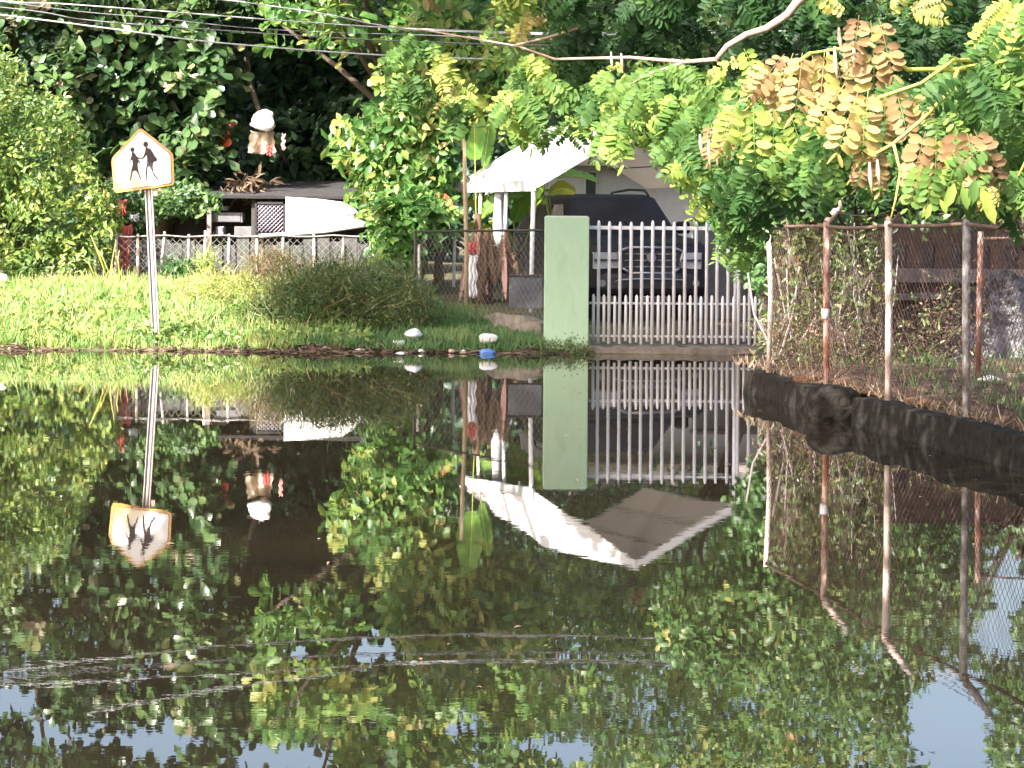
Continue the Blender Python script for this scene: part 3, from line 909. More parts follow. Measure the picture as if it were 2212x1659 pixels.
# glare is put into the face colour; only the lower left stays yellow
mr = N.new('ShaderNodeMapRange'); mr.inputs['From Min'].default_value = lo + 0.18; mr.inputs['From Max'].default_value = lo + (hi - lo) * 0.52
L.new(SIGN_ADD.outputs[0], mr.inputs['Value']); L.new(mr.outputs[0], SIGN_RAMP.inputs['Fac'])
cv = lambda p: (216 + .125 * p[0], 224.6 + .125 * p[1])
adult = [(800, 735), (830, 765), (870, 775), (905, 830), (945, 900), (985, 945), (980, 985), (930, 1000), (915, 1030), (915, 1090), (930, 1180), (975, 1250), (1012, 1300), (985, 1312), (930, 1240), (885, 1140), (855, 1080), (825, 1090), (820, 1180), (805, 1315), (785, 1335), (783, 1180), (795, 1080), (815, 1020), (815, 930), (800, 880), (775, 920), (740, 948), (695, 946), (695, 930), (740, 925), (765, 870), (785, 800), (785, 750)]
child = [(570, 825), (605, 860), (640, 915), (694, 930), (694, 946), (655, 950), (680, 985), (708, 1030), (690, 1035), (665, 1000), (650, 1050), (660, 1150), (690, 1240), (712, 1300), (695, 1300), (655, 1200), (625, 1155), (585, 1150), (562, 1180), (540, 1290), (518, 1345), (512, 1320), (530, 1220), (545, 1140), (565, 1050), (555, 970), (530, 980), (492, 1050), (480, 1045), (520, 960), (545, 880), (550, 830)]
for nm, poly, hc, hr_ in (('adult_figure', adult, (790, 697), 43), ('child_figure', child, (560, 790), 36)):
    o = flat([cv(p) for p in poly], SY - .0085, 0.0015)
    h = [cv((hc[0] + hr_ * math.cos(t), hc[1] + hr_ * 1.1 * math.sin(t))) for t in np.linspace(0, 2 * math.pi, 15)[:-1]]
    o2 = flat(h, SY - .0085, 0.0015)
    o.add(o2.v, o2.f)
    o.build(nm, M['black'], fo)


# ------------------------------------------------------------------ overhead cables
def cable(pts, r, m, label, Y=35.0):
    k = []
    P3 = [at(x, y, Y) for x, y in pts]
    mb = MB()
    seg = []
    for i in range(len(P3) - 1):
        for t in np.linspace(0, 1, 8)[:-1]:
            p = [P3[max(i - 1, 0)], P3[i], P3[i + 1], P3[min(i + 2, len(P3) - 1)]]
            seg.append(0.5 * ((2 * p[1]) + (-p[0] + p[2]) * t + (2 * p[0] - 5 * p[1] + 4 * p[2] - p[3]) * t * t + (-p[0] + 3 * p[1] - 3 * p[2] + p[3]) * t ** 3))
    seg.append(P3[-1])
    mb.tube(seg, r, 7)
    solo(mb, 'overhead_cable', m, label, 'cable', 'cables strung across the top left')


cable([(-300, 0), (0, 32), (240, 62), (470, 92), (860, 121), (1200, 128), (1700, 120), (2600, 60)], .012, M['cable'], 'lowest and brightest of the pale cables crossing the trees at top left')
cable([(-300, -38), (0, 2), (130, 8), (400, 28), (620, 45), (940, 64), (1400, 70), (2600, 30)], .010, M['cable'], 'pale cable crossing above the lowest one and running level to the right')
cable([(200, -60), (440, -8), (530, 5), (700, 30), (830, 56), (945, 66), (1400, 74), (2600, 40)], .010, M['cable'], 'pale cable that drops steeply from the top edge to join the others', 35.2)
cable([(-300, -15), (60, 22), (180, 42), (400, 60), (860, 88), (1400, 96), (2600, 60)], .008, M['cable_dark'], 'thin dark grey cable hanging between the two pale ones', 34.8)
cable([(-300, -36), (150, 22), (330, 38), (560, 62), (860, 74), (1400, 84), (2600, 48)], .006, M['cable_dark'], 'thinnest grey cable hanging just under the upper pale one', 35.4)


# ------------------------------------------------------------------ chain link helper
def chain(mb, a, b, za, zb, cell=0.055, r=0.0016, sides=3, zb2=None):
    """diagonal wires between ground points a and b from height za to zb"""
    a, b = Vector((a[0], a[1], 0)), Vector((b[0], b[1], 0))
    Ln = (b - a).length
    d = (b - a) / Ln
    nrm = Vector((-d.y, d.x, 0))
    h = zb - za
    s = -h
    k = 0
    while s < Ln:
        for sg in (0, 1):
            # line from (s, 0) to (s+h, h) clipped to 0..Ln
            t0, t1 = max(0, -s), min(h, Ln - s)
            if t1 <= t0: continue
            u0, u1 = s + t0, s + t1
            if sg: u0, u1, z0, z1 = Ln - u0, Ln - u1, za + t0, za + t1
            else: z0, z1 = za + t0, za + t1
            o = nrm * (0.0018 if sg else -0.0018)
            p, q = a + d * u0 + o + Vector((0, 0, z0)), a + d * u1 + o + Vector((0, 0, z1))
            m_ = p.lerp(q, .5) + nrm * (0.01 * math.sin(k))
            mb.tube([p, m_, q], r, sides, cap=False)
        s += cell * 1.414
        k += 1
    return mb


# ------------------------------------------------------------------ right: low wall and rusty fence
fr = empty('chain_link_fence', (WALL[1][0].x, WALL[1][0].y, 0.3), 'rusty chain link fence with tall posts and angled arms on the low black wall', 'fence')
posts = [(b0, t0) for b0, t0 in WALL]
for k in (1, 2):
    b0 = WALL[3][0] + wdir * k
    posts.append((b0, Vector((b0.x, b0.y, WALL[3][1].z))))
pm = ['rustwhite', 'rust', 'rustwhite', 'weathered', 'rust', 'rustwhite']
for i, (b0, t0) in enumerate(posts):
    zt = t0.z
    r = 0.032 if i else 0.026
    lean = (0.02, -0.01, 0.0, -0.01, 0, 0)[i]
    pp = MB().tube([(b0.x, b0.y, b0.z - .12), (b0.x + lean, b0.y, (b0.z + zt) / 2), (t0.x, b0.y, zt)], r, 12).build('post', M[pm[i]], fr)
    if i in (1, 2, 3, 4, 5):
        MB().tube([(t0.x, b0.y, zt), (t0.x + .10, b0.y + .04, zt + .12), (t0.x + .24, b0.y + .1, zt + .31)], [.034, .034, .026], 10).build('arm', M['rustwhite'] if i != 3 else M['weathered'], pp)
    if i == 1:
        pc = at(1783, 678, b0.y)
        MB().tube([(pc.x, b0.y, pc.z - .05), (pc.x, b0.y, pc.z + .05)], .039, 12).build('band', M['whitesheet'], pp)
tops = [Vector((t.x, t.y, t.z - .03)) for _, t in posts]
rl = []
for i in range(len(tops) - 1):
    for t in (0, .33, .66):
        rl.append(tops[i].lerp(tops[i + 1], t) + Vector((0, -.02, random.uniform(-.015, .015) - (0.02 if t else 0))))
MB().tube(rl, .017, 8).build('top_rail', M['wire_rust'], fr)
ms_ = MB()
for i in range(len(posts) - 1):
    chain(ms_, posts[i][0], posts[i + 1][0], posts[i][0].z + .02, min(posts[i][1].z, posts[i + 1][1].z) - .05, cell=0.06, r=0.0023)
ms_.build('mesh', M['wire_rust'], fr)
bw = MB()
for off in (0.35, 0.7, 1.0):
    pts = []
    for (b0, t0) in posts[1:]:
        pts.append(Vector((t0.x + .24 * off, b0.y + .1 * off, t0.z + .31 * off)))
    q = []
    for i in range(len(pts) - 1):
        for t in (0, .25, .5, .75):
            q.append(pts[i].lerp(pts[i + 1], t) + Vector((0, 0, -.06 * math.sin(math.pi * t))))
    bw.tube(q, .004, 5)
bw.build('barbed_wire', M['wire_rust'], fr)

M['black_concrete'].node_tree
wl = empty('low_wall', (WALL[1][0].x, WALL[1][0].y, 0), 'low black weathered wall at the water edge under the rusty fence', 'wall')


def rough_wall(mb, a, b, z0, z1, th, n=40, seed=0, amp=0.03):
    rr = random.Random(seed)
    a, b = Vector(a), Vector(b)
    d = (b - a); d.z = 0
    nrm = Vector((-d.y, d.x, 0)).normalized()
    vs = []
    for i in range(n + 1):
        p = a.lerp(b, i / n)
        w_ = [math.sin(i * f_ + p_) for f_, p_ in ((.21, seed), (.47, 2 * seed), (.93, 3 * seed))]
        j = lambda s: s * (w_[0] + .5 * w_[1] + .3 * w_[2]) + rr.uniform(-s, s) * .22
        vs += [Vector((p.x, p.y, z0)) + nrm * (th / 2 + j(amp * .6)), Vector((p.x, p.y, (z0 + z1) / 2)) + nrm * (th / 2 + j(amp)), Vector((p.x, p.y, z1 + j(amp * .7))) + nrm * (th / 2 - .02 + j(amp * .6)),
               Vector((p.x, p.y, z1 + j(amp * .5))) - nrm * (th / 2 - .02), Vector((p.x, p.y, z0)) - nrm * (th / 2)]
    fs = [(i * 5 + j, (i + 1) * 5 + j, (i + 1) * 5 + j + 1, i * 5 + j + 1) for i in range(n) for j in range(4)]
    fs += [(0, 1, 2, 3, 4), tuple(n * 5 + j for j in (4, 3, 2, 1, 0))]
    mb.add(vs, fs)
    return mb


g1, g2 = WALL[1][0].lerp(WALL[2][0], .42), WALL[1][0].lerp(WALL[2][0], .72)
off = Vector((-.05, 0, 0))
e0 = WALL[0][0] + Vector((-.10, .35, 0))
rough_wall(MB(), g1 + off, e0, -.3, .22, .26, 60, 3, .018).build('wall_section', M['black_concrete'], wl)
rough_wall(MB(), posts[-1][0] + wdir * .5 + off, g2 + off, -.3, .25, .26, 120, 4, .018).build('wall_section', M['black_concrete'], wl)
rough_wall(MB(), e0 + Vector((.1, .1, 0)), Vector((3.52, 33.3, 0)), -.3, .25, .24, 30, 5).build('wall_section', M['black_concrete'], wl)


def rock(name, p, d, m, label, cat, seed=1, par=None, group=None, sub=2, amp=.18):
    import bmesh
    bm = bmesh.new()
    bmesh.ops.create_icosphere(bm, subdivisions=sub, radius=0.5)
    rr = random.Random(seed)
    ph = [rr.uniform(0, 6) for _ in range(6)]
    for v in bm.verts:
        c = v.co.copy()
        f = 1 + amp * (math.sin(c.x * 7 + ph[0]) + math.sin(c.y * 8 + ph[1]) + math.sin(c.z * 9 + ph[2])) * .5 + rr.uniform(-amp, amp) * .3
        v.co = Vector((c.x * d[0], c.y * d[1], c.z * d[2])) * f
    me = bpy.data.meshes.new(name)
    bm.to_mesh(me); bm.free()
    for pl in me.polygons: pl.use_smooth = True
    me.materials.append(m)
    o = bpy.data.objects.new(name, me)
    COL.objects.link(o)
    o.location = p
    if par: o.parent = par
    else: tag(o, label, cat, group)
    return o


pb = at(1800, 848, 22.9)
rock('concrete_lump', (pb.x, 22.6, .12), (.62, .5, .42), M['black_concrete'], 'big rounded black lump of broken concrete at the water edge by the first fence post', 'rubble', 5, sub=3, amp=.12)
# reddish soil spill along the top of the wall
for i, (xg, yg, sz) in enumerate(((1700, 800, .5), (1760, 815, .35), (1870, 838, .55), (1960, 862, .6), (2040, 872, .4))):
    Y_ = ywl(xg, yg + 72)
    p = at(xg, yg, Y_)
    rock('soil_heap', (p.x + .30, Y_, .25), (sz, .8, .14), M['redsoil'],
         ('red soil heap at the fence corner left of all posts', 'small red soil heap just left of the first tall rusty post', 'red soil heap in the gap of the black wall',
          'long red soil heap at the foot of the pale flaking post', 'red soil heap just left of the grey fence post')[i], 'soil heap', 20 + i, group='red soil heaps along the fence foot', sub=3)

# second, inner fence run
ia, ib, ic = at(2112, 806, 24.2), at(2300, 800, 24.0), at(1668, 760, 27.5)
f2 = empty('inner_fence', (ia.x, ia.y, .25), 'second rusty chain link fence with brown post standing deeper in the yard', 'fence')
for p, zt in ((ia, at(2112, 500, 24.2).z), (ib, 1.75)):
    MB().tube([(p.x, p.y, .1), (p.x + .01, p.y, 1.0), (p.x + .02, p.y, zt)], .030, 10).build('post', M['rust'], f2)
MB().tube([(ia.x, ia.y, 1.66), (ib.x, ib.y, 1.68)], .015, 8).build('top_rail', M['wire_rust'], f2)
chain(MB(), ia, ib, .28, 1.64, .06, .0017).build('mesh', M['wire_rust'], f2)
solo(rough_wall(MB(), at(2120, 812, 24.4), at(2330, 812, 24.4), .2, .33, .2, 10, 9), 'kerb', M['foam'] and M['concrete'], 'short concrete kerb under the deeper rusty fence', 'kerb')
pf = at(2122, 818, 24.0)
rock('rag', (pf.x + .05, 23.9, pf.z), (.26, .14, .07), M['foam'], 'white rag lying at the foot of the brown post in the yard', 'rag', 3)

# derelict brown wall behind the yard
dw = empty('ruined_shed', (at(2050, 600, 31).x, 31, .3), 'ruined brown shed wall with pale beams and dark openings behind the rusty fence', 'shed')
x0, x1 = at(1885, 600, 31).x, at(2420, 600, 31).x
zt = at(2050, 455, 31).z
zb_ = 0.15
rows = [(zb_, at(2050, 700, 31).z, None), (at(2050, 700, 31).z, at(2050, 660, 31).z, 'a'), (at(2050, 660, 31).z, at(2050, 610, 31).z, None), (at(2050, 580, 31).z, at(2050, 530, 31).z, 'b'), (at(2050, 530, 31).z, zt, None)]
mb = MB()
for (za, zc, op) in rows:
    if op is None:
        mb.box(((x0 + x1) / 2, 31, (za + zc) / 2), (x1 - x0, .2, zc - za))
    else:
        k = 9 if op == 'b' else 6
        for i in range(k):
            xx = x0 + (x1 - x0) * (i + .5) / k
            mb.box((xx, 31, (za + zc) / 2), ((x1 - x0) / k * (.55 if op == 'b' else .5), .2, zc - za))
mb.build('wall', M['brownwall'], dw)
MB().box(((x0 + x1) / 2 - .1, 30.95, (at(2050, 580, 31).z + at(2050, 610, 31).z) / 2), (x1 - x0 + .1, .34, .17)).build('beam', M['palebeam'], dw)
MB().box((at(1975, 640, 30.8).x, 30.7, at(1975, 640, 30.8).z), (.75, .3, .07), Matrix.Rotation(-.04, 3, 'Y')).build('shelf', M['palebeam'], dw)
MB().box(((x0 + x1) / 2, 33, (zt) / 2), (x1 - x0, .2, zt)).build('back_wall', M['shedwood'], dw)
# black tarpaulin heap
tp = MB()
nx, ny = 26, 14
c0 = at(2185, 640, 28)
vs = []
for j in range(ny + 1):
    for i in range(nx + 1):
        u, v = i / nx * 2 - 1, j / ny
        z = 0.2 + 1.05 * max(0, 1 - abs(u) ** 1.7) * math.sin(min(1, v * 1.2) * math.pi / 2) + .05 * math.sin(i * 2.1 + j) * math.sin(j * 1.7)
        vs.append((c0.x + u * .95 + .04 * math.sin(j * 2 + i), 27.2 + v * 1.2 + .05 * math.sin(i * 1.3), z))
fs = [(j * (nx + 1) + i, j * (nx + 1) + i + 1, (j + 1) * (nx + 1) + i + 1, (j + 1) * (nx + 1) + i) for j in range(ny) for i in range(nx)]
tp.add(vs, fs, True)
solo(tp, 'tarpaulin', M['tarp'], 'crumpled black tarpaulin heap behind the deeper fence at the right edge', 'tarpaulin')

# ------------------------------------------------------------------ left: fence, sheds and things behind it
FY = 40.4
lf = empty('wire_fence', at(420, 612, FY), 'grey chain link fence with leaning pale posts along the grass bank', 'fence')
lp = [(208, 500, 205, 612), (252, 505, 250, 612), (298, 505, 298, 612), (356, 500, 345, 616), (408, 506, 408, 612), (444, 498, 441, 618), (495, 505, 494, 612), (555, 508, 556, 612), (612, 505, 610, 614), (678, 506, 680, 612), (742, 508, 740, 612), (800, 506, 806, 612), (870, 505, 872, 612)]
for (xt, yt, xb, yb) in lp:
    t, b0 = at(xt, yt, FY), at(xb, yb, FY)
    MB().tube([b0 - Vector((0, 0, .2)), b0.lerp(t, .5), t], [.030, .028, .022], 8).build('post', M['rustwhite'] if xt in (252, 298, 444, 678) else M['weathered'], lf)
q = [at(x, 510 + 2 * math.sin(x * .05), FY - .03) for x in range(200, 880, 40)]
MB().tube(q, .013, 7).build('top_rail', M['weathered'], lf)
chain(MB(), at(205, 600, FY), at(872, 600, FY), at(500, 614, FY).z, at(500, 512, FY).z, .085, .0042).build('mesh', M['wire'], lf)
# grey boards leaning on the back of the fence
mb = MB()
for i in range(20):
    x = 292 + i * 29
    h = random.uniform(.62, .76)
    p = at(x, 612, FY + .5)
    mb.box((p.x, FY + .5 + random.uniform(0, .1), p.z + h / 2), (.205, .02, h), Matrix.Rotation(random.uniform(-.03, .03), 3, 'Y'))
solo(mb, 'board_screen', M['boards'], 'row of weathered grey boards standing behind the left chain link fence', 'screen')

# dark framed fence next to the pillar on a broken footing
dY0, dY1 = 37.6, 34.6
fa, fb = at(897, 668, dY0), at(1172, 682, dY1)
df = empty('framed_fence', (fa + fb) / 2, 'dark framed mesh fence on a broken brown footing left of the pillar', 'fence')
ta, tb = at(897, 500, dY0), at(1172, 497, dY1)
MB().tube([ta, ta.lerp(tb, .5) + Vector((0, 0, .0)), tb], .018, 8).build('top_rail', M['darksteel'], df)
MB().tube([(ta.x, ta.y, fa.z - .1), ta], .022, 8).build('post', M['darksteel'], df)
MB().tube([(fa.x + .06, fa.y - .02, fa.z - .1), (ta.x + .06, ta.y - .02, ta.z - .2)], .022, 8).build('post', M['pole'], df)
chain(MB(), fa, fb, fa.z, min(ta.z, tb.z) - .02, .09, .0022).build('mesh', M['wire'], df)
rough_wall(MB(), fb + Vector((0, 0, 0)), fa, fa.z - .5, fa.z - .02, .22, 34, 12, .07).build('footing', M['concrete'], df)
# grey sheet box beside the pillar
gb = at(1136, 632, 35.2)
o = empty('grey_cabinet', (gb.x, 35.3, gb.z - .25), 'scuffed dark grey metal cabinet standing between the mesh fence and the pillar', 'cabinet')
MB().box((gb.x, 35.35, gb.z), (.48, .3, .46)).build('cabinet_body', M['greysheet'], o, bevel=.01)
MB().box((gb.x, 35.34, gb.z + .242), (.52, .34, .022)).build('lid', M['darksteel'], o)

# open shed on the left
shd = empty('open_shed', at(560, 612, 45.5), 'dark open shed with grey cupboards behind the left fence', 'shed')
a, c = at(335, 425, 46.5), at(820, 425, 46.5)
gzl = .8
MB().box(((a.x + c.x) / 2, 48.0, (a.z + gzl) / 2), (c.x - a.x, .12, a.z - gzl)).build('back_wall', M['shedwood'], shd)
MB().slab([(a.x - .2, 45.0, a.z + .02), (c.x + .2, 45.0, a.z + .02), (c.x + .2, 48.3, a.z + .35), (a.x - .2, 48.3, a.z + .35)], .05).build('roof', M['shedwood'], shd)
for x in (452, 548, 815):
    p = at(x, 500, 45.2)
    MB().box((p.x, 45.2, (gzl + a.z) / 2), (.08, .08, a.z - gzl)).build('post', M['poledark'] if x != 452 else M['palebeam'], shd)
def boxed(name, x0_, y0_, x1_, y1_, Y, m, label, cat, depth=.4, handle=True):
    p, q = at(x0_, y0_, Y), at(x1_, y1_, Y)
    o = empty(name, ((p.x + q.x) / 2, Y + depth / 2, q.z), label, cat)
    MB().box(((p.x + q.x) / 2, Y + depth / 2, (p.z + q.z) / 2), (q.x - p.x, depth, p.z - q.z)).build('cupboard_body', m, o, bevel=.01)
    if handle:
        MB().box(((p.x + q.x) / 2, Y - .006, (p.z + q.z) / 2), ((q.x - p.x) * .86, .012, (p.z - q.z) * .84)).build('door', m, o, bevel=.004)
    return o
boxed('cupboard', 458, 459, 524, 481, 45.3, M['greybox'], 'wide grey cupboard hanging in the dark shed', 'cupboard')
boxed('cupboard', 457, 445, 492, 455, 45.3, M['palebeam'], 'small pale box on top of the wide grey cupboard', 'box')
boxed('cupboard', 506, 489, 552, 512, 45.3, M['greybox'], 'grey floor cupboard under the wide hanging cupboard', 'cupboard')
boxed('cupboard', 466, 489, 484, 512, 45.3, M['lattice'], 'narrow pale locker at the left of the shed floor', 'cupboard')
# lattice panel
lt = empty('lattice_panel', at(584, 500, 44.7), 'mauve diamond lattice panel left of the white sheet', 'lattice')
p, q = at(553, 442, 44.7), at(614, 502, 44.7)
mb = MB()
hh, ww = p.z - q.z, q.x - p.x
for s in np.arange(-hh, ww, .075):
    for sg in (0, 1):
        t0, t1 = max(0, -s), min(hh, ww - s)
        if t1 - t0 < .02: continue
        u0, u1 = s + t0, s + t1
        if sg: u0, u1 = ww - u0, ww - u1
        mb.tube([(p.x + u0, 44.7 + .012 * sg, q.z + t0), (p.x + u1, 44.7 + .012 * sg, q.z + t1)], .012, 4)
mb.build('lattice', M['lattice'], lt)
mb = MB()
mb.box((p.x, 44.7, (p.z + q.z) / 2), (.04, .05, hh + .04)); mb.box((q.x, 44.7, (p.z + q.z) / 2), (.04, .05, hh + .04))
mb.box(((p.x + q.x) / 2, 44.7, p.z + .03), (ww - .05, .05, .04)); mb.box(((p.x + q.x) / 2, 44.7, q.z - .03), (ww - .05, .05, .04))
mb.build('frame', M['shedwood'], lt)
# white sheet
wsheet = empty('white_screen', at(700, 505, 44.4), 'large plain white sheet with slanting lower edge right of the lattice', 'sheet')
pts = [(617, 425), (690, 430), (745, 437), (768, 452), (790, 482), (740, 489), (617, 503)]
flat(pts, 44.4, .03).build('panel', M['whitesheet'], wsheet)
MB().tube([at(560, 510, 44.3), at(700, 500, 44.3), at(835, 480, 44.3)], .035, 8).build('bottom_tube', M['whitesheet'], wsheet)
# black table and red cloths
tb_ = empty('black_stand', at(280, 600, 41.6), 'thin black stand with flat top above the red cloth', 'stand')
a, c = at(232, 477, 41.6), at(336, 479, 41.6)
MB().box(((a.x + c.x) / 2, 41.8, a.z), (c.x - a.x, .4, .035)).build('top', M['darksteel'], tb_)
for x in (277, 330, 238):
    p = at(x, 480, 41.65)
    MB().tube([(p.x, 41.65, .8), (p.x, 41.65, p.z)], .018, 8).build('leg', M['darksteel'], tb_)


def drape(x0_, y0_, x1_, y1_, Y, m, name, label, cat, nx=12, ny=14, wave=.04, flare=0):
    a, c = at(x0_, y0_, Y), at(x1_, y1_, Y)
    vs = []
    for j in range(ny + 1):
        t = j / ny
        for i in range(nx + 1):
            u = i / nx
            xx = a.x + (c.x - a.x) * u + (u - .5) * flare * t + .015 * math.sin(j * 1.1)
            vs.append((xx, Y + wave * math.sin(u * 15 + t * 2.5) * (.4 + t), a.z + (c.z - a.z) * t - .03 * math.sin(u * 3.14)))
    fs = [(j * (nx + 1) + i, j * (nx + 1) + i + 1, (j + 1) * (nx + 1) + i + 1, (j + 1) * (nx + 1) + i) for j in range(ny) for i in range(nx)]
    o = solo(MB().add(vs, fs, True), name, m, label, cat)
    md = o.modifiers.new('thick', 'SOLIDIFY'); md.thickness = .008
    return o


drape(264, 484, 283, 580, 41.2, M['red'], 'red_cloth', 'long red and pink cloth hanging under the black stand', 'cloth', flare=.22)
drape(254, 430, 272, 462, 41.3, M['red'], 'red_garment', 'small red garment hanging just below the road sign plate', 'cloth', wave=.03)
drape(280, 460, 300, 476, 41.4, M['fascia'], 'grey_cloth', 'pale grey cloth folded on the black stand', 'cloth')
drape(541, 282, 590, 330, 46.2, M['beige'], 'cream_cloth', 'cream coloured cloth hanging high in the dark tree under a white bag', 'cloth', wave=.07, flare=.12)
C = fill([(470, 408), (505, 385), (560, 385), (600, 400), (600, 410)], 16, 45.6, 46.4)
P, D, Nn, LL, WW, t = clumps(C, 4, .1, .34, .22, lambda n: R.uniform(.2, .8, n), droop=.5, facing=(0, -.5, .3))
tag(scatter_mesh('dry_leaf_heap', M['dry'], P, D, Nn, LL, WW, t, LEAF), 'few curled tan dead leaves on the left of the dark shed roof', 'leaf heap')
rock('white_bag', at(568, 262, 46.0), (.50, .25, .36), M['whitesheet'], 'bright white bag on top of the hanging cream cloth', 'bag', 14, sub=4, amp=.28)
drape(575, 312, 590, 334, 46.0, M['red'], 'red_scrap', 'small red cloth below the hanging cream cloth', 'cloth', wave=.03)
drape(609, 288, 616, 322, 46.0, M['pinkish'], 'pink_scrap', 'thin pink strip hanging right of the cream cloth', 'cloth', wave=.02)

# ------------------------------------------------------------------ vegetation builders
def tint_fn(mean, sd, special=None, p=0.0):
    def f(n):
        t = R.normal(mean, sd, n)
        if special is not None:
            t = np.clip(t, 0, .93)
            k = R.random(n) < p
            t[k] = special
        return t
    return f


def branchy(root, base, crown_pts, r0, m, k=7, name='trunk'):
    """tapering trunk with limbs reaching to points in the crown"""
    base = Vector(base)
    c = sum((Vector(p) for p in crown_pts), Vector()) / len(crown_pts)
    fork = base.lerp(c, 0.45) + Vector((random.uniform(-.2, .2), 0, 0))
    mb = MB().tube([base - Vector((0, 0, .3)), base.lerp(fork, .5) + Vector((random.uniform(-.12, .12), .05, 0)), fork, fork.lerp(c, .4)], [r0 * 1.25, r0, r0 * .8, r0 * .5], 10)
    tr = mb.build(name, m, root)
    for i in range(k):
        p = Vector(crown_pts[R.integers(len(crown_pts))])
        mid = fork.lerp(p, .5) + Vector((random.uniform(-.3, .3), random.uniform(-.2, .2), random.uniform(0, .4)))
        MB().tube([fork + Vector((0, 0, -.1)), mid, p], [r0 * .45, r0 * .28, r0 * .1], 7).build('limb', m, tr)
    return tr


def tree(name, label, cat, poly, Y0, Y1, nclump, per, L_, W_, m, tint, base, spread=.12, droop=0.1, group=None, tpl=None, holes=True, r0=.14, facing=(-.25, -.6, .6), bark='bark', limbs=7, extra=None, blobs=0.0):
    root = empty(name, base, label, cat, group)
    C = fill(poly, nclump, Y0, Y1)
    if blobs:
        # carve gaps: keep clumps where a lumpy field is high
        s = C / blobs
        fld = np.sin(s[:, 0] * 3.1 + 1.3) * np.sin(s[:, 2] * 3.7 + .4) + .7 * np.sin(s[:, 0] * 7.3 + s[:, 1] * 2.1) * np.sin(s[:, 2] * 6.1 + 2) + .4 * R.normal(0, 1, len(C))
        C = C[fld > -0.55]
    if holes: C = C[cull_holes(C, 1.12)]
    T = tint
    P, D, Nn, LL, WW, t = clumps(C, per, spread, L_, W_, T, droop=droop, facing=facing)
    if holes:
        k = cull_holes(P)
        P, D, Nn, LL, WW, t = P[k], D[k], Nn[k], LL[k], WW[k], t[k]
    branchy(root, base, C[:: max(1, len(C) // 40)], r0, M[bark], limbs)
    scatter_mesh('crown', m, P, D, Nn, LL, WW, t, tpl or LEAF, root)
    return root


def gnd(x, Y, dz=0):
    p = at(x, 600, Y)
    return (p.x, Y, float(gz(p.x, Y)) + dz)


# sea almond trees with rosettes of big round-ended leaves
tree('almond_tree', 'big sea almond tree with glossy oval leaves and red spots behind the road sign', 'tree',
     [(130, 330), (150, 60), (200, -150), (190, -420), (640, -420), (620, -100), (560, 60), (505, 130), (480, 300), (440, 440), (300, 450), (230, 430)],
     45.5, 49, 1500, 9, .30, .60, M['almond'], tint_fn(.50, .17, .99, .012), gnd(330, 48), .10, .05, 'sea almond trees behind the left fence', OBO, r0=.2, blobs=1.1)
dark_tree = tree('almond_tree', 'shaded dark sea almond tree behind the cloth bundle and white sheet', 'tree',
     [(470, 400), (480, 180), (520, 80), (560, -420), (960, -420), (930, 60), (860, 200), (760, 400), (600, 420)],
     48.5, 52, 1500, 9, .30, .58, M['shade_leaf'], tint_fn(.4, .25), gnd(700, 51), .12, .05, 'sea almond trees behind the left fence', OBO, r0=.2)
C = fill([(480, 230), (650, 230), (650, 360), (480, 360)], 26, 46.9, 48.2)
P, D, Nn, LL, WW, t = clumps(C, 4, .08, .24, .6, tint_fn(.6, .25), droop=.2)
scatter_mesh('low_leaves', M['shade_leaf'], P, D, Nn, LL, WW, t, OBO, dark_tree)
MB().tube([at(620, 352, 46.9), at(585, 300, 46.5), at(570, 270, 46.4), at(540, 180, 47), at(520, 60, 48)], [.03, .04, .045, .06, .08], 8).build('limb', M['bark'], dark_tree)
tree('almond_tree', 'sea almond tree filling the top left corner above the bright shrub', 'tree',
     [(-260, 300), (-260, -420), (220, -420), (170, 40), (130, 250), (60, 320)],
     45, 48, 1050, 9, .29, .60, M['almond'], tint_fn(.52, .17, .99, .006), gnd(-40, 47.5), .10, .05, 'sea almond trees behind the left fence', OBO, r0=.2, blobs=1.1)
tree('almond_tree', 'sea almond tree with yellowing rosettes above the cables at the top centre', 'tree',
     [(560, 110), (600, -420), (1180, -420), (1190, 40), (1100, 150), (960, 260), (860, 230), (800, 110)],
     42.5, 46.5, 900, 9, .27, .56, M['bright'], tint_fn(.60, .24, .95, .03), gnd(905, 46), .10, .05, 'sea almond trees behind the left fence', OBO, r0=.18, blobs=1.0)
# bright left shrub
tree('shrub', 'bright yellow-green shrub crowding the left edge above the grass', 'shrub',
     [(-220, 600), (-220, 60), (0, 90), (60, 180), (150, 225), (178, 330), (215, 400), (262, 470), (240, 560), (150, 600)],
     39.4, 42, 1700, 10, .13, .42, M['shrub'], tint_fn(.5, .22), gnd(60, 41), .09, .1, None, LEAF, holes=False, r0=.07, blobs=.5)
tree('shrub', 'narrow leafy bush in the shade behind the fence near the shed', 'shrub',
     [(215, 520), (210, 420), (240, 400), (330, 430), (430, 410), (470, 440), (440, 452), (330, 470), (255, 600), (210, 600)],
     43, 44.6, 380, 8, .13, .5, M['mid'], tint_fn(.45, .2), gnd(300, 44), .08, .1, None, LEAF, holes=False, r0=.05)
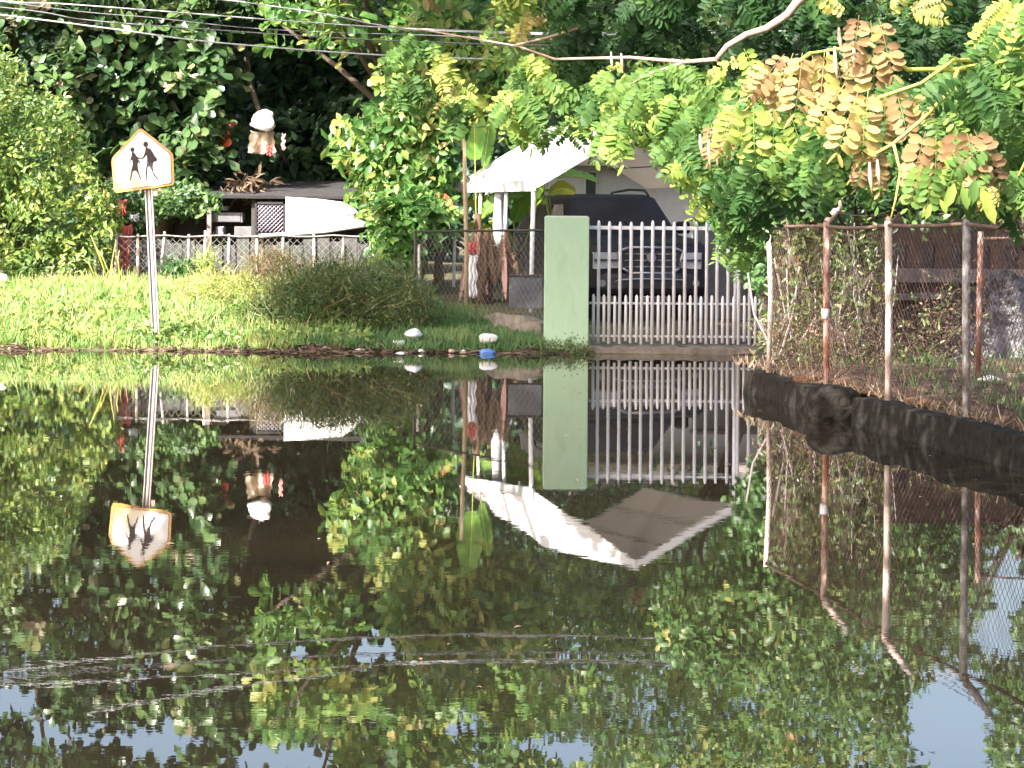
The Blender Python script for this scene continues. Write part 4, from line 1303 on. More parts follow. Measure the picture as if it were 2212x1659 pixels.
# bright small tree left of the carport
tree('broadleaf_tree', 'bright green leafy tree with drooping leaves left of the carport', 'tree',
     [(735, 330), (745, 270), (860, 200), (860, 80), (900, 20), (980, -40), (1090, 60), (1170, 120), (1140, 230), (1000, 250), (975, 380), (960, 430), (880, 470), (860, 520), (820, 470), (800, 430), (760, 400)],
     38.6, 40.2, 560, 10, .22, .48, M['bright'], tint_fn(.60, .25, .97, .05), gnd(890, 40), .13, .7, None, LEAF, holes=True, r0=.09, blobs=.42)
tree('broadleaf_tree', 'green leafy sapling hanging over the fence left of the tan pole', 'tree',
     [(800, 440), (880, 400), (960, 430), (965, 490), (900, 510), (880, 590), (815, 580), (820, 500)],
     38.0, 39.2, 170, 10, .19, .45, M['bright'], tint_fn(.4, .2), gnd(850, 39.2), .1, .4, None, LEAF, holes=False, r0=.04)

# trees along the back on the right
tree('backdrop_tree', 'dark green tree behind the carport roof at the top centre', 'tree',
     [(1000, 330), (1040, 60), (1080, -420), (1560, -420), (1600, 0), (1600, 360), (1300, 360), (1190, 330)],
     47, 52, 1500, 9, .2, .5, M['shade_leaf'], tint_fn(.6, .22), gnd(1180, 51), .14, .1, 'tall trees behind the house', OBO, r0=.2)
tree('backdrop_tree', 'olive green tree behind the house right of the gate', 'tree',
     [(1500, 500), (1500, -420), (2000, -420), (1990, 520), (1700, 560)],
     50, 55, 1500, 9, .21, .5, M['mid'], tint_fn(.72, .22), gnd(1740, 55.2), .14, .1, 'tall trees behind the house', LEAF, r0=.2)
tree('backdrop_tree', 'tree at the right edge behind the ruined shed', 'tree',
     [(1940, 470), (1940, -420), (2500, -420), (2500, 500)],
     42, 46, 950, 9, .2, .5, M['mid'], tint_fn(.45, .22), gnd(2330, 44), .14, .1, 'tall trees behind the house', LEAF, r0=.2, blobs=1.1)
tree('backdrop_tree', 'lush green tree rising over the carport and gate', 'tree',
     [(1130, 250), (1150, -330), (1500, -330), (1750, -330), (1720, 300), (1500, 360), (1420, 260), (1300, 240)],
     40.5, 43.5, 700, 9, .19, .5, M['bright'], tint_fn(.62, .22), gnd(1660, 42.5), .12, .25, 'tall trees behind the house', LEAF, r0=.14, blobs=1.0)
# far forest edge behind everything: reads as one mass
C = fill([(-500, 520), (-500, -60), (300, -30), (900, -50), (1500, -90), (2100, -20), (2700, -60), (2700, 520)], 4200, 58, 66)
C = C[cull_holes(C, 1.2)]
P, D, Nn, LL, WW, t = clumps(C, 7, .3, .42, .6, tint_fn(.25, .2), facing=(-.2, -.7, .5))
k = cull_holes(P, 1.05)
o = scatter_mesh('far_woodland', M['shade_leaf'], P[k], D[k], Nn[k], LL[k], WW[k], t[k], OBO)
tag(o, 'dark mass of far woodland behind all the trees', 'woodland', kind='stuff')

# bush over the fence corner and the gate
tree('overhanging_bush', 'lush green bush spilling over the right end of the white gate', 'bush',
     [(1440, 330), (1470, 210), (1560, 180), (1680, 200), (1700, 330), (1690, 470), (1672, 560), (1655, 620), (1630, 590), (1612, 540), (1606, 470), (1596, 400), (1500, 375), (1450, 360)],
     27.2, 29.6, 620, 10, .115, .55, M['vine'], tint_fn(.42, .2, .97, .08), gnd(1700, 29.5), .09, .35, 'leafy bushes over the right fence', LEAF, holes=False, r0=.06, blobs=.7)
tree('overhanging_bush', 'leafy bush hanging above the angled arms of the rusty fence', 'bush',
     [(1660, 470), (1660, 120), (1900, 60), (2000, 40), (1980, 440), (1870, 455), (1760, 430)],
     26.2, 29.4, 560, 9, .115, .5, M['mid'], tint_fn(.55, .2), gnd(1890, 28.5), .1, .35, 'leafy bushes over the right fence', LEAF, holes=True, r0=.06, blobs=.8)
tree('overhanging_bush', 'leafy bush at the right edge above the black tarpaulin', 'bush',
     [(1960, 470), (1960, 60), (2320, 0), (2320, 480), (2150, 500)],
     26.2, 30, 600, 9, .12, .5, M['mid'], tint_fn(.5, .2), gnd(2260, 29), .1, .35, 'leafy bushes over the right fence', LEAF, holes=True, r0=.06, blobs=.8)

# vines and dry tangle in the yard
vr = empty('dry_vine_tangle', gnd(1750, 28), 'brown and olive tangle of dry vines climbing behind the fence corner', 'vine')
mb = MB()
for i in range(60):
    x = R.uniform(1665, 1905)
    Y_ = R.uniform(26.4, 29.5)
    p = at(x, R.uniform(740, 820), Y_)
    q = at(x + R.uniform(-60, 60), R.uniform(480, 640), Y_ + R.uniform(-.3, .3))
    m_ = p.lerp(q, .5) + Vector((R.uniform(-.15, .15), 0, 0))
    mb.tube([p, m_, q], R.uniform(.004, .014), 5, cap=False)
mb.build('stem', M['palebeam'], vr)
mb = MB()
for (pts, r) in (([(1690, 500), (1730, 600), (1765, 700), (1790, 810)], .035), ([(1905, 560), (1850, 640), (1800, 720), (1790, 800)], .02), ([(1700, 470), (1710, 620), (1760, 760)], .02)):
    mb.tube([at(x, y, 27) for x, y in pts], [r * .6] + [r] * (len(pts) - 1), 8)
mb.build('thick_stem', M['bark'], vr)
C = fill([(1660, 800), (1665, 490), (1800, 480), (1905, 500), (1905, 720), (1850, 820)], 520, 26.2, 30.5)
P, D, Nn, LL, WW, t = clumps(C, 7, .1, .09, .4, tint_fn(.55, .3), droop=.6)
scatter_mesh('foliage', M['olive'], P, D, Nn, LL, WW, t, LEAF, vr)
C = fill([(1655, 805), (1660, 700), (1905, 690), (1905, 830)], 260, 25.8, 27.5)
P, D, Nn, LL, WW, t = clumps(C, 7, .08, .07, .2, tint_fn(.35, .25), droop=.5)
scatter_mesh('dry_foliage', M['dry'], P, D, Nn, LL, WW, t, LEAF, vr)
v2 = empty('thorn_bush', gnd(1985, 29), 'reddish dry thorn bush in front of the ruined shed', 'bush')
C = fill([(1900, 850), (1925, 720), (1960, 690), (2040, 640), (2090, 590), (2095, 860)], 420, 26.5, 29.8)
P, D, Nn, LL, WW, t = clumps(C, 8, .12, .05, .3, tint_fn(.25, .25), droop=.2)
scatter_mesh('foliage', M['dryred'], P, D, Nn, LL, WW, t, LEAF, v2)
P, D, Nn, LL, WW, t = clumps(C[::3], 5, .15, .07, .4, tint_fn(.5, .3), droop=.2)
scatter_mesh('green_foliage', M['olive'], P, D, Nn, LL, WW, t, LEAF, v2)
branchy(v2, gnd(1985, 29), C[::15], .03, M['bark'], 8, 'stem')


# ------------------------------------------------------------------ near tree whose branches hang into the top right
near = empty('overhanging_tree', (6.2, 11.0, -.35), 'near tree with drooping feathery green, yellow and brown leaves hanging into the top right', 'tree')
tr = MB().tube([(6.2, 11, -.5), (6.1, 11.1, 1.5), (5.8, 11.3, 3.2), (5.2, 11.6, 5.0), (4.6, 12, 6.8)], [.2, .17, .14, .11, .06], 12).build('trunk', M['pinkbark'], near)


def limb(pts, r0, r1, m, n=8, nm='branch', par=None):
    q = [at(*p) if not isinstance(p, Vector) else p for p in pts]
    rr = [r0 + (r1 - r0) * i / (len(q) - 1) for i in range(len(q))]
    return MB().tube(q, rr, n).build(nm, M[m], par or tr)


V_ = Vector
limb([V_((5.9, 11.2, 2.9)), V_((4.2, 12, 3.5)), (1800, -60, 13), (1722, 5, 13), (1700, 33, 13), (1655, 62, 13), (1612, 75, 13), (1570, 100, 13), (1548, 128, 13)], .032, .014, 'pinkbark')
limb([(1548, 128, 13), (1480, 134, 13.4), (1360, 124, 14), (1200, 128, 15), (1120, 100, 15.5), (900, 62, 16)], .012, .005, 'pinkbark')
limb([(1250, 60, 15), (1180, 82, 15.2), (1110, 98, 15.4)], .010, .006, 'pinkbark')
limb([(1480, 134, 13.4), (1400, 160, 13.8), (1325, 205, 14.2)], .008, .004, 'pinkbark')
limb([V_((5.9, 11.2, 2.8)), (2300, 60, 10), (2180, 130, 9.6), (2070, 150, 9.3), (1960, 150, 9.2), (1880, 95, 9.2), (1750, 115, 9.4)], .015, .005, 'stem')
limb([(2180, 130, 9.6), (2060, 130, 9.3), (1990, 180, 9.1), (1900, 210, 9.2), (1850, 260, 9.3), (1790, 310, 9.5)], .009, .004, 'stem')
limb([(2070, 150, 9.3), (2050, 200, 9.2), (1990, 260, 9.1), (1930, 310, 9.1), (1860, 350, 9.2), (1830, 400, 9.2)], .009, .004, 'stem')
limb([V_((5.9, 11.2, 2.6)), (2330, 230, 9), (2240, 300, 8.8), (2200, 380, 8.8)], .013, .004, 'stem')
limb([(1750, 115, 9.4), (1690, 160, 9.8), (1600, 250, 10.5), (1540, 300, 11)], .008, .004, 'stem')
limb([(1930, 310, 9.1), (1945, 370, 9.1), (1935, 430, 9.1), (1925, 470, 9.1)], .006, .003, 'stem')

NP, ND, NN, NL, NT = [], [], [], [], []


def fronds(poly, n, Y0, Y1, tm, ts, length=.24, down=1.0, size_sd=.18, cluster=5):
    """hanging groups of feathery leaves; each group shares a twig end and a colour"""
    g = max(1, n // cluster)
    C = fill(poly, g, Y0, Y1)
    for c in C:
        t = R.normal(tm, ts)
        for j in range(cluster):
            a = R.uniform(0, 2 * math.pi)
            d = np.array([math.cos(a) * .75, math.sin(a) * .45, -down * R.uniform(.35, 1.3)])
            p = c + R.normal(0, .04, 3)
            nn = np.array([R.normal(-.15, .4), -1.0, R.normal(.35, .4)])
            NP.append(p); ND.append(d); NN.append(nn); NL.append(length * max(.5, R.normal(1, size_sd))); NT.append(t + R.normal(0, .05))


# left, farther reaches
fronds([(870, 120), (880, 30), (1000, -30), (1180, -60), (1190, 60), (1150, 200), (1010, 230), (940, 200), (880, 180)], 90, 14.5, 17, .60, .12, .2)
fronds([(1070, 200), (1130, 150), (1330, 150), (1420, 180), (1400, 290), (1310, 262), (1200, 255), (1090, 265)], 110, 13.5, 15.5, .57, .13, .17)
fronds([(1180, 130), (1190, -80), (1560, -80), (1540, 100), (1400, 110), (1290, 150)], 170, 14.5, 17, .14, .12, .2)
fronds([(1300, 150), (1450, 120), (1650, 130), (1660, 230), (1500, 260), (1400, 240), (1300, 290)], 110, 12, 14, .55, .13, .19)
fronds([(1480, 250), (1560, 200), (1700, 230), (1760, 330), (1700, 420), (1560, 430), (1500, 380), (1460, 300)], 150, 11.5, 14, .42, .13, .17)
fronds([(1520, 370), (1600, 355), (1700, 325), (1800, 310), (1990, 310), (2010, 335), (1870, 335), (1760, 335), (1660, 390), (1580, 430)], 140, 11.5, 14, .30, .12, .17)
fronds([(1500, 420), (1600, 410), (1640, 480), (1640, 520), (1590, 540), (1540, 470)], 26, 12.5, 14, .36, .12, .16)
# dark layer behind
fronds([(1550, 110), (1560, -100), (2300, -100), (2300, 380), (2000, 400), (1800, 380), (1700, 250)], 900, 13.5, 17, .10, .09, .20)
# right, near
fronds([(2040, 130), (2090, 60), (2250, 20), (2260, 300), (2160, 280), (2060, 220)], 90, 8.8, 10.5, .42, .09, .18)
fronds([(2080, 330), (2130, 260), (2260, 260), (2260, 400), (2150, 410)], 60, 8.8, 10.2, .46, .09, .17)
fronds([(1960, 180), (2060, 160), (2080, 300), (1980, 330), (1920, 280)], 60, 9.4, 10.6, .36, .09, .17)
fronds([(1720, 280), (1830, 250), (1900, 300), (1840, 370), (1740, 370)], 50, 9.8, 11, .42, .1, .17)
fronds([(2120, -20), (2230, -30), (2240, 25), (2150, 30)], 12, 9, 9.6, .80, .04, .2)


fronds([(2230, -60), (3300, -60), (3300, 430), (2230, 400)], 420, 9.2, 12.5, .36, .12, .2)
N_SPRAY = len(NP)


def spray(xy, Y, dirs, t, length=.255, ts=.03):
    p = at(xy[0], xy[1], Y)
    for (dx, dz, ln) in dirs:
        NP.append(np.array(p) + np.array([dx * .16, R.normal(0, .03), R.normal(0, .01)])); ND.append(np.array([dx, R.normal(0, .12), dz]))
        NN.append(np.array([R.normal(-.1, .12), -1, R.normal(.25, .12)])); NL.append(length * ln); NT.append(t + R.normal(0, ts))


spray((1622, 225), 10.0, [(-.35, -1, .9), (.05, -1, 1.2)], .71)
spray((1672, 235), 10.0, [(.35, -1, .95), (.0, -1, .9), (.7, -.8, .7)], .70)
spray((1590, 240), 10.4, [(-.2, -1, .8)], .93)
spray((1545, 262), 10.8, [(-.1, -1, .7), (.2, -1, .6)], .95)
spray((1745, 115), 9.4, [(-.35, -1, .95), (-.15, -1, 1.05), (.1, -1, .95), (-.55, -.7, .8)], .95)
spray((1790, 120), 9.4, [(.2, -1, 1.0), (-.1, -1, 1.0)], .89)
spray((1700, 130), 9.5, [(-.5, -1, .7), (-.1, -1, .8)], .92)
spray((1872, 38), 9.2, [(.1, -1, 1.15), (.25, -1, .9), (-.15, -1, .8)], .95)
spray((1880, 30), 9.2, [(.9, .35, .6), (.5, .8, .5), (-.6, .4, .5), (.95, -.1, .5)], .80)
spray((1880, 190), 9.2, [(-.35, -1, 1.0), (-.1, -1, 1.05), (-.6, -.9, .9)], .86)
spray((1910, 200), 9.2, [(.05, -1, .95), (.25, -1, .85), (.6, -.8, .6)], .90)
spray((1890, 320), 9.15, [(-.2, -1, .6), (.1, -1, .65)], .95)
spray((2018, 290), 9.0, [(-.25, -1, .95), (.0, -1, 1.0)], .96)
spray((2060, 285), 8.95, [(.05, -1, .95), (.25, -1, 1.0), (.45, -.9, .9)], .98)
spray((2020, 360), 8.9, [(-.1, -1, .75), (-.3, -1, .7)], .55)
spray((1985, 240), 9.1, [(.3, -1, .6), (.6, -.7, .6)], .58)
spray((2075, 400), 8.8, [(.35, -1, .42), (.6, -1, .36)], .80, .2)
spray((1760, 330), 9.5, [(-.6, -.4, .6), (.3, -1, .7), (.7, -.5, .7), (-.1, -1, .6)], .52)
BP = [(2062, 395, -.35, .10), (2078, 400, .25, .09), (2105, 385, -.1, .10), (2118, 405, .45, .12), (2122, 425, .5, .11), (2010, 440, -.3, .06), (2030, 430, .5, .06)]
scatter_mesh('large_leaves', M['frond'], [at(x, y, 8.8) for x, y, _, _ in BP], [(dx, -.1, -1) for _, _, dx, _ in BP], [(0, -1, .3)] * len(BP), np.array([l for *_, l in BP]), np.array([l for *_, l in BP]) * .42, np.array([.66, .6, .45, .74, .76, .68, .7]), LEAF, near)
NP, ND, NN, NL, NT = map(np.array, (NP, ND, NN, NL, NT))
NWID = np.where(np.arange(len(NP)) >= N_SPRAY, .54, .66)
pick = R.integers(0, len(FRONDS), len(NP))
for k_ in range(len(FRONDS)):
    q_ = pick == k_
    scatter_mesh('leaf_branchlets', M['frond'], NP[q_], ND[q_], NN[q_], NL[q_], NL[q_] * NWID[q_], NT[q_], FRONDS[k_], near)
# the rest of its crown, above the picture
C = np.stack([R.uniform(1.5, 9, 380), R.uniform(8.5, 15, 380), R.uniform(4.2, 7.5, 380)], -1)
C = C[(C[:, 2] > 0.20 * C[:, 1] + 2.0)]
P, D, Nn, LL, WW, t = clumps(C, 9, .3, .3, .55, tint_fn(.4, .15), droop=.5)
scatter_mesh('upper_crown', M['frond'], P, D, Nn, LL, WW, t, FROND_S, near)
C = np.stack([R.uniform(-2.6, 4.5, 620), R.uniform(12.8, 20.5, 620), R.uniform(5.2, 6.4, 620)], -1)  # extra crown out of view, added to shade the fenced yard
P, D, Nn, LL, WW, t = clumps(C, 8, .3, .24, .62, tint_fn(.4, .15), droop=.2, facing=(0, 0, 1))
scatter_mesh('outer_shade_crown', M['mid'], P, D, Nn, LL, WW, t, LEAF, near)
for q in ((3.5, 15, 5.4), (1, 16.5, 5.7), (2.5, 18.5, 5.6), (-.8, 14.5, 5.8)):
    MB().tube([(5.2, 11.6, 5.0), ((5.2 + q[0]) / 2, (11.6 + q[1]) / 2, 5.5), q], [.07, .05, .015], 8).build('branch', M['pinkbark'], tr)
# seed pods
for (x, y, l, Y_) in ((1803, 100, .13, 9.3), (1826, 105, .10, 9.3), (1844, 90, .15, 9.3), (1862, 95, .12, 9.3), (1812, 60, .09, 9.3), (1788, 105, .11, 9.4), (1512, 290, .10, 11), (1530, 300, .14, 11), (1546, 305, .12, 11), (1342, 115, .10, 13.8), (1320, 112, .11, 13.8), (1878, 350, .12, 9.1), (1895, 345, .1, 9.1), (1850, 240, .09, 9.2), (1856, 255, .1, 9.2)):
    p = at(x, y, Y_)
    MB().tube([p, p + V_((.004, 0, -l * .5)), p + V_((.012, .0, -l))], [.004, .009, .003], 7).build('seed_pod', M['pod'], tr)

# big unseen tree added outside the left edge to shade gate and pillar
st_ = empty('shade_tree', (-9.6, 26, -.1), 'large spreading tree added unseen outside the left edge to shade the gate and pillar', 'tree')
tt = MB().tube([(-9.6, 26, -.5), (-9.4, 26, 2), (-8.8, 26.3, 4.4), (-7.6, 26.5, 6.4)], [.38, .30, .24, .14], 14).build('trunk', M['bark'], st_)
for q in ((-4.5, 27, 7.9), (-1.0, 27.5, 8.5), (-5, 25.2, 8.3), (-9, 27, 8.9), (-7, 29, 9), (-3.5, 35, 8.9), (-1.5, 37, 9)):
    MB().tube([(-8.8, 26.3, 4.4), (-7.6, 26.5, 6.4), q], [.17, .12, .03], 8).build('limb', M['bark'], tt)
NC = 3600
C = np.stack([R.uniform(-9.1, 2.6, NC), R.uniform(24.6, 30.6, NC), R.normal(8.7, .55, NC)], -1)
C = C[C[:, 2] > 7.6]
C2 = np.stack([R.uniform(-5.2, .6, 1100), R.uniform(33.9, 38.6, 1100), R.normal(9.0, .4, 1100)], -1)  # detached crown patch added to shade the car and driveway
C = np.concatenate([C, C2])
P, D, Nn, LL, WW, t = clumps(C, 9, .25, .34, .62, tint_fn(.45, .2), droop=.1, facing=(0, 0, 1))
scatter_mesh('crown', M['mid'], P, D, Nn, LL, WW, t, LEAF, st_)


# ------------------------------------------------------------------ banana plants
def banana_leaf(mb, p, d, L_, Wd, nrm, sag=.5, tears=.12, seed=0, n=18):
    rr = random.Random(seed)
    p, d = Vector(p), Vector(d).normalized()
    nrm = Vector(nrm); nrm = (nrm - d * nrm.dot(d)).normalized()
    pos, dirn = p.copy(), d.copy()
    prev = None
    st = L_ / n
    rows = []
    for i in range(n + 1):
        u = i / n
        w = Wd * (math.sin(math.pi * min(1, u * .92 + .06)) ** .6) * .5
        if i == n: w = .01
        tear = rr.random() < tears
        w1 = w * (rr.uniform(.8, 1.05)); w2 = w * rr.uniform(.8, 1.05)
        side = dirn.cross(nrm).normalized()
        rows.append((pos.copy(), side, nrm.copy(), w1, w2, tear))
        dirn = (dirn + Vector((0, 0, -sag / n))).normalized()
        nrm = (nrm - dirn * nrm.dot(dirn)).normalized()
        pos = pos + dirn * st
    for i in range(n):
        (p0_, s0, n0, a0, b0, t0), (p1_, s1, n1, a1, b1, t1) = rows[i], rows[i + 1]
        g = .78 if t0 else 1.0
        for sg, w0, w1 in ((1, a0, a1), (-1, b0, b1)):
            e0 = p0_ + s0 * sg * w0 * g - n0 * w0 * .35 * -1
            e1 = p1_ + s1 * sg * w1 - n1 * w1 * .35 * -1
            if t0: e0 = e0.lerp(e1, .45)
            mb.add([p0_, p1_, e1, e0], [(0, 1, 2, 3)], True)
    rib = [r[0] - r[2] * .004 for r in rows]
    return rib


def banana(label, base, leaves, trunk_h, mats=None, dead=0, seed=0, group='banana plants by the carport'):
    root = empty('banana_plant', base, label, 'banana plant', group)
    b0 = Vector(base)
    mb = MB().tube([b0 - Vector((0, 0, .1)), b0 + Vector((.02, 0, trunk_h * .5)), b0 + Vector((0, 0, trunk_h))], [.11, .09, .05], 12)
    stm = mb.build('stem', M['banana_dead'], root)
    for i, (st_p, d, L_, w_, nr, sag, mt) in enumerate(leaves):
        lb = MB()
        rib = banana_leaf(lb, st_p, d, L_, w_, nr, sag, .18, seed * 10 + i)
        lo_ = lb.build('leaf', M[mt], root)
        MB().tube([b0 + Vector((0, 0, trunk_h * .9)), b0.lerp(Vector(st_p), .6) + Vector((0, 0, .15))] + rib[::3], .010, 5).build('midrib', M['stem'], lo_)
    return root


by = 38.6
bb = at(1030, 640, by)
banana('tall banana plant with upright leaf rising above the carport left slope', (bb.x, by, bb.z - .2), [
    (at(1026, 345, by), (-.03, 0, 1), 1.0, .48, (-.3, -1, .1), .12, 'banana'),
    (at(1045, 360, by), (.12, 0, 1), .85, .25, (.5, -1, .1), .2, 'banana'),
    (at(1000, 470, by), (-.9, -.1, -.1), .9, .28, (0, -.6, 1), .6, 'banana'),
    (at(1040, 470, by), (.6, -.2, .9), .8, .3, (-.3, -.8, .6), 1.2, 'banana')], 1.5, seed=1)
bb = at(1110, 640, 39.6)
banana('banana plant with broad yellowing leaves between the carport poles', (bb.x, 39.6, bb.z - .2), [
    (at(1090, 470, 39.5), (-.5, -.2, .7), .8, .30, (-.2, -.9, .4), 1.4, 'banana_y'),
    (at(1110, 480, 39.5), (.3, -.3, .8), .9, .36, (.2, -.9, .3), .9, 'banana'),
    (at(1100, 520, 39.4), (-.2, -.3, .7), .7, .30, (-.5, -.8, .2), 1.6, 'banana'),
    (at(1150, 470, 39.3), (.2, 0, .9), .7, .25, (-.6, -.8, .2), .5, 'banana_y'),
    (at(1060, 500, 39.3), (-.7, -.2, .5), .5, .18, (.2, -.9, .4), 1.2, 'banana_y')], .9, seed=2)
bb = at(1215, 640, 40.5)
banana('banana plant whose arching serrated leaf hangs over the dark car', (bb.x, 40.5, bb.z - .4), [
    (at(1175, 392, 40.3), (.75, -.1, .35), .95, .34, (.1, -.35, .9), .9, 'banana'),
    (at(1185, 420, 40.3), (.5, -.3, .5), .55, .26, (-.2, -.8, .5), 1.4, 'banana_y'),
    (at(1180, 440, 40.3), (-.6, -.2, .5), .6, .25, (.2, -.8, .5), 1.4, 'banana')], 1.6, seed=3)
bb = at(945, 640, 39.5)
banana('banana plant with long drooping leaf and orange tip near the tan pole', (bb.x, 39.5, bb.z - .2), [
    (at(985, 470, 38.6), (-.85, -.1, -.42), .75, .22, (-.2, -.6, .8), .3, 'banana'),
    (at(935, 430, 38.6), (.5, -.1, .05), .34, .22, (0, -.9, .5), .8, 'orange'),
    (at(900, 500, 39), (-.6, -.2, .8), .8, .3, (.2, -.9, .3), 1.5, 'banana')], 1.0, seed=4)
# dead brown banana leaves and trunk
dd = empty('dead_banana_stem', at(1060, 655, 37.9), 'brown dead banana stem with hanging dry leaves behind the mesh fence', 'banana plant')
mb = MB()
for (x, r) in ((1020, .05), (1052, .09), (1096, .06)):
    p, q = at(x, 655, 37.9), at(x + R.uniform(-6, 6), 500, 37.9)
    MB().tube([p - V_((0, 0, .1)), p.lerp(q, .5), q], [r * 1.1, r, r * .7], 10).build('stem', M['banana_dead'], dd)
for i in range(16):
    x = R.uniform(1010, 1112)
    lb = MB()
    banana_leaf(lb, at(x, R.uniform(498, 530), 37.7 + R.uniform(-.15, .15)), (R.uniform(-.25, .25), -.1, -1), R.uniform(.5, 1.0), R.uniform(.07, .14), (R.uniform(-.7, .7), -1, .1), .1, .3, i)
    lb.build('dead_leaf', M['banana_dead'] if i % 4 else M['pinkish'], dd)
for (x, y, w_, h_, mt) in ((1021, 535, 9, 20, 'red'), (1022, 575, 11, 52, 'pinkish')):
    a, c = at(x - w_, y - h_, 37.4), at(x + w_, y + h_, 37.4)
drape(1012, 520, 1030, 545, 37.35, M['red'], 'red_rag', 'small red rag hanging on the mesh fence behind the tan pole', 'rag', wave=.02)
drape(1012, 548, 1030, 640, 37.38, M['whitesheet'], 'pale_rag', 'long pale rag hanging below the small red rag', 'rag', wave=.03)


# ------------------------------------------------------------------ grass, weeds, bush
def ground_pts(poly, n):
    """points on the ground inside an XY outline"""
    px = np.array([p[0] for p in poly]); py = np.array([p[1] for p in poly])
    out = []
    c = 0
    while c < n:
        x = R.uniform(px.min(), px.max(), n * 2); y = R.uniform(py.min(), py.max(), n * 2)
        k = in_poly(x, y, poly)
        out.append(np.stack([x[k], y[k]], -1)); c += k.sum()
    q = np.concatenate(out)[:n]
    z = gz(q[:, 0], q[:, 1])
    k = z > -.075
    return np.concatenate([q, z[:, None]], -1)[k]


def blades(P, h, w, m, tm, ts, name, label, lean=.35, cat='grass', patch=.8):
    n = len(P)
    D = np.stack([R.normal(0, lean, n), R.normal(-.05, lean, n), np.ones(n)], -1)
    Nn = np.stack([R.normal(0, .6, n), -np.ones(n), R.normal(.2, .4, n)], -1)
    f = np.sin(P[:, 0] * 1.9 / patch) * np.sin(P[:, 1] * 2.3 / patch + 1) + .6 * np.sin(P[:, 0] * 5.1 / patch + P[:, 1] * 4 / patch)
    hh = h * R.uniform(.5, 1.3, n) * (1 + .3 * f) * (1 - .55 * sstep(38.0, 39.6, P[:, 1]))
    o = scatter_mesh(name, m, P, D, Nn, hh, w * R.uniform(.7, 1.4, n), R.normal(tm, ts, n) + .24 * f, BLADE)
    return tag(o, label, cat, kind='stuff')


blades(ground_pts([(-12, 33.3), (-2.8, 33.3), (-2.2, 35.0), (-1.6, 36.0), (-2.2, 40.2), (-12, 40.5)], 42000), .17, .015, M['grass'], .6, .2, 'grass', 'sunny yellow-green grass on the left bank')
Pt = ground_pts([(-12, 33.35), (-2.6, 33.35), (-1.0, 36), (-1.8, 38.4), (-12, 38.4)], 210)
idx = np.repeat(np.arange(len(Pt)), 26)
Pq = Pt[idx] + np.concatenate([R.normal(0, .09, (len(idx), 2)), np.zeros((len(idx), 1))], 1)
blades(Pq, .34, .015, M['grass'], .5, .25, 'grass_tufts', 'ragged taller tufts of grass standing out of the left bank', lean=.45)
blades(ground_pts([(-2.8, 33.4), (.42, 33.4), (.42, 34.6), (-1.0, 37.2), (-1.6, 40), (-3.2, 40), (-3.2, 35)], 19000), .17, .014, M['dgrass'], .5, .2, 'dark_grass', 'deeper green grass between the weeds and the pillar')
blades(ground_pts([(-12, 38.5), (-3.3, 38.5), (-3.3, 40.3), (-12, 40.3)], 900), .34, .014, M['grass'], .8, .15, 'tall_grass', 'tall pale seeding grass along the foot of the left fence', lean=.22)
blades(ground_pts([(3.75, 16), (8, 16), (8, 21.5), (4.3, 21.5), (3.9, 19)], 2600), .10, .012, M['dgrass'], .75, .3, 'yard_grass', 'yellowing grass growing in the fenced yard')
nq = 2600
yq = R.uniform(16.5, 30, nq); xq_ = wall_x(yq) + .12 + np.abs(R.normal(0, .9, nq))
tag(scatter_mesh('yard_litter', M['dry'], np.stack([xq_, yq, gz(xq_, yq) + .02], -1), np.stack([R.normal(0, 1, nq), R.normal(0, 1, nq), R.normal(.1, .2, nq)], -1), np.tile([0, -.3, 1.], (nq, 1)),
                 R.uniform(.04, .14, nq), R.uniform(.015, .04, nq), R.uniform(0, .55, nq), LEAF), 'brown dead leaves and twigs covering the fenced yard', 'leaf litter', kind='stuff')
yq = R.uniform(18, 27, 420); xq_ = wall_x(yq) - .05 + np.abs(R.normal(0, .10, 420))
blades(np.stack([xq_, yq, np.full(420, .25)], -1), .13, .012, M['dry'], .75, .2, 'dead_grass', 'short dead grass fringing the top of the black wall', lean=.6)
blades(ground_pts([(3.6, 20), (7, 20), (7, 29), (3.3, 29)], 1500), .13, .012, M['dgrass'], .3, .3, 'dark_weeds', 'sparse dark weeds in the shaded yard')
# broad weeds on the bank
Pw = ground_pts([(-9, 33.6), (-2, 33.6), (-2, 37), (-9, 38)], 1500)
P, D, Nn, LL, WW, t = clumps(Pw + np.array([0, 0, .1]), 6, .06, .10, .5, tint_fn(.5, .2), facing=(0, -.5, .9))
tag(scatter_mesh('ground_creeper', M['shrub'], P, D, Nn, LL, WW, t, LEAF), 'low broad-leaved creeper spreading through the bank grass', 'creeper', kind='stuff')


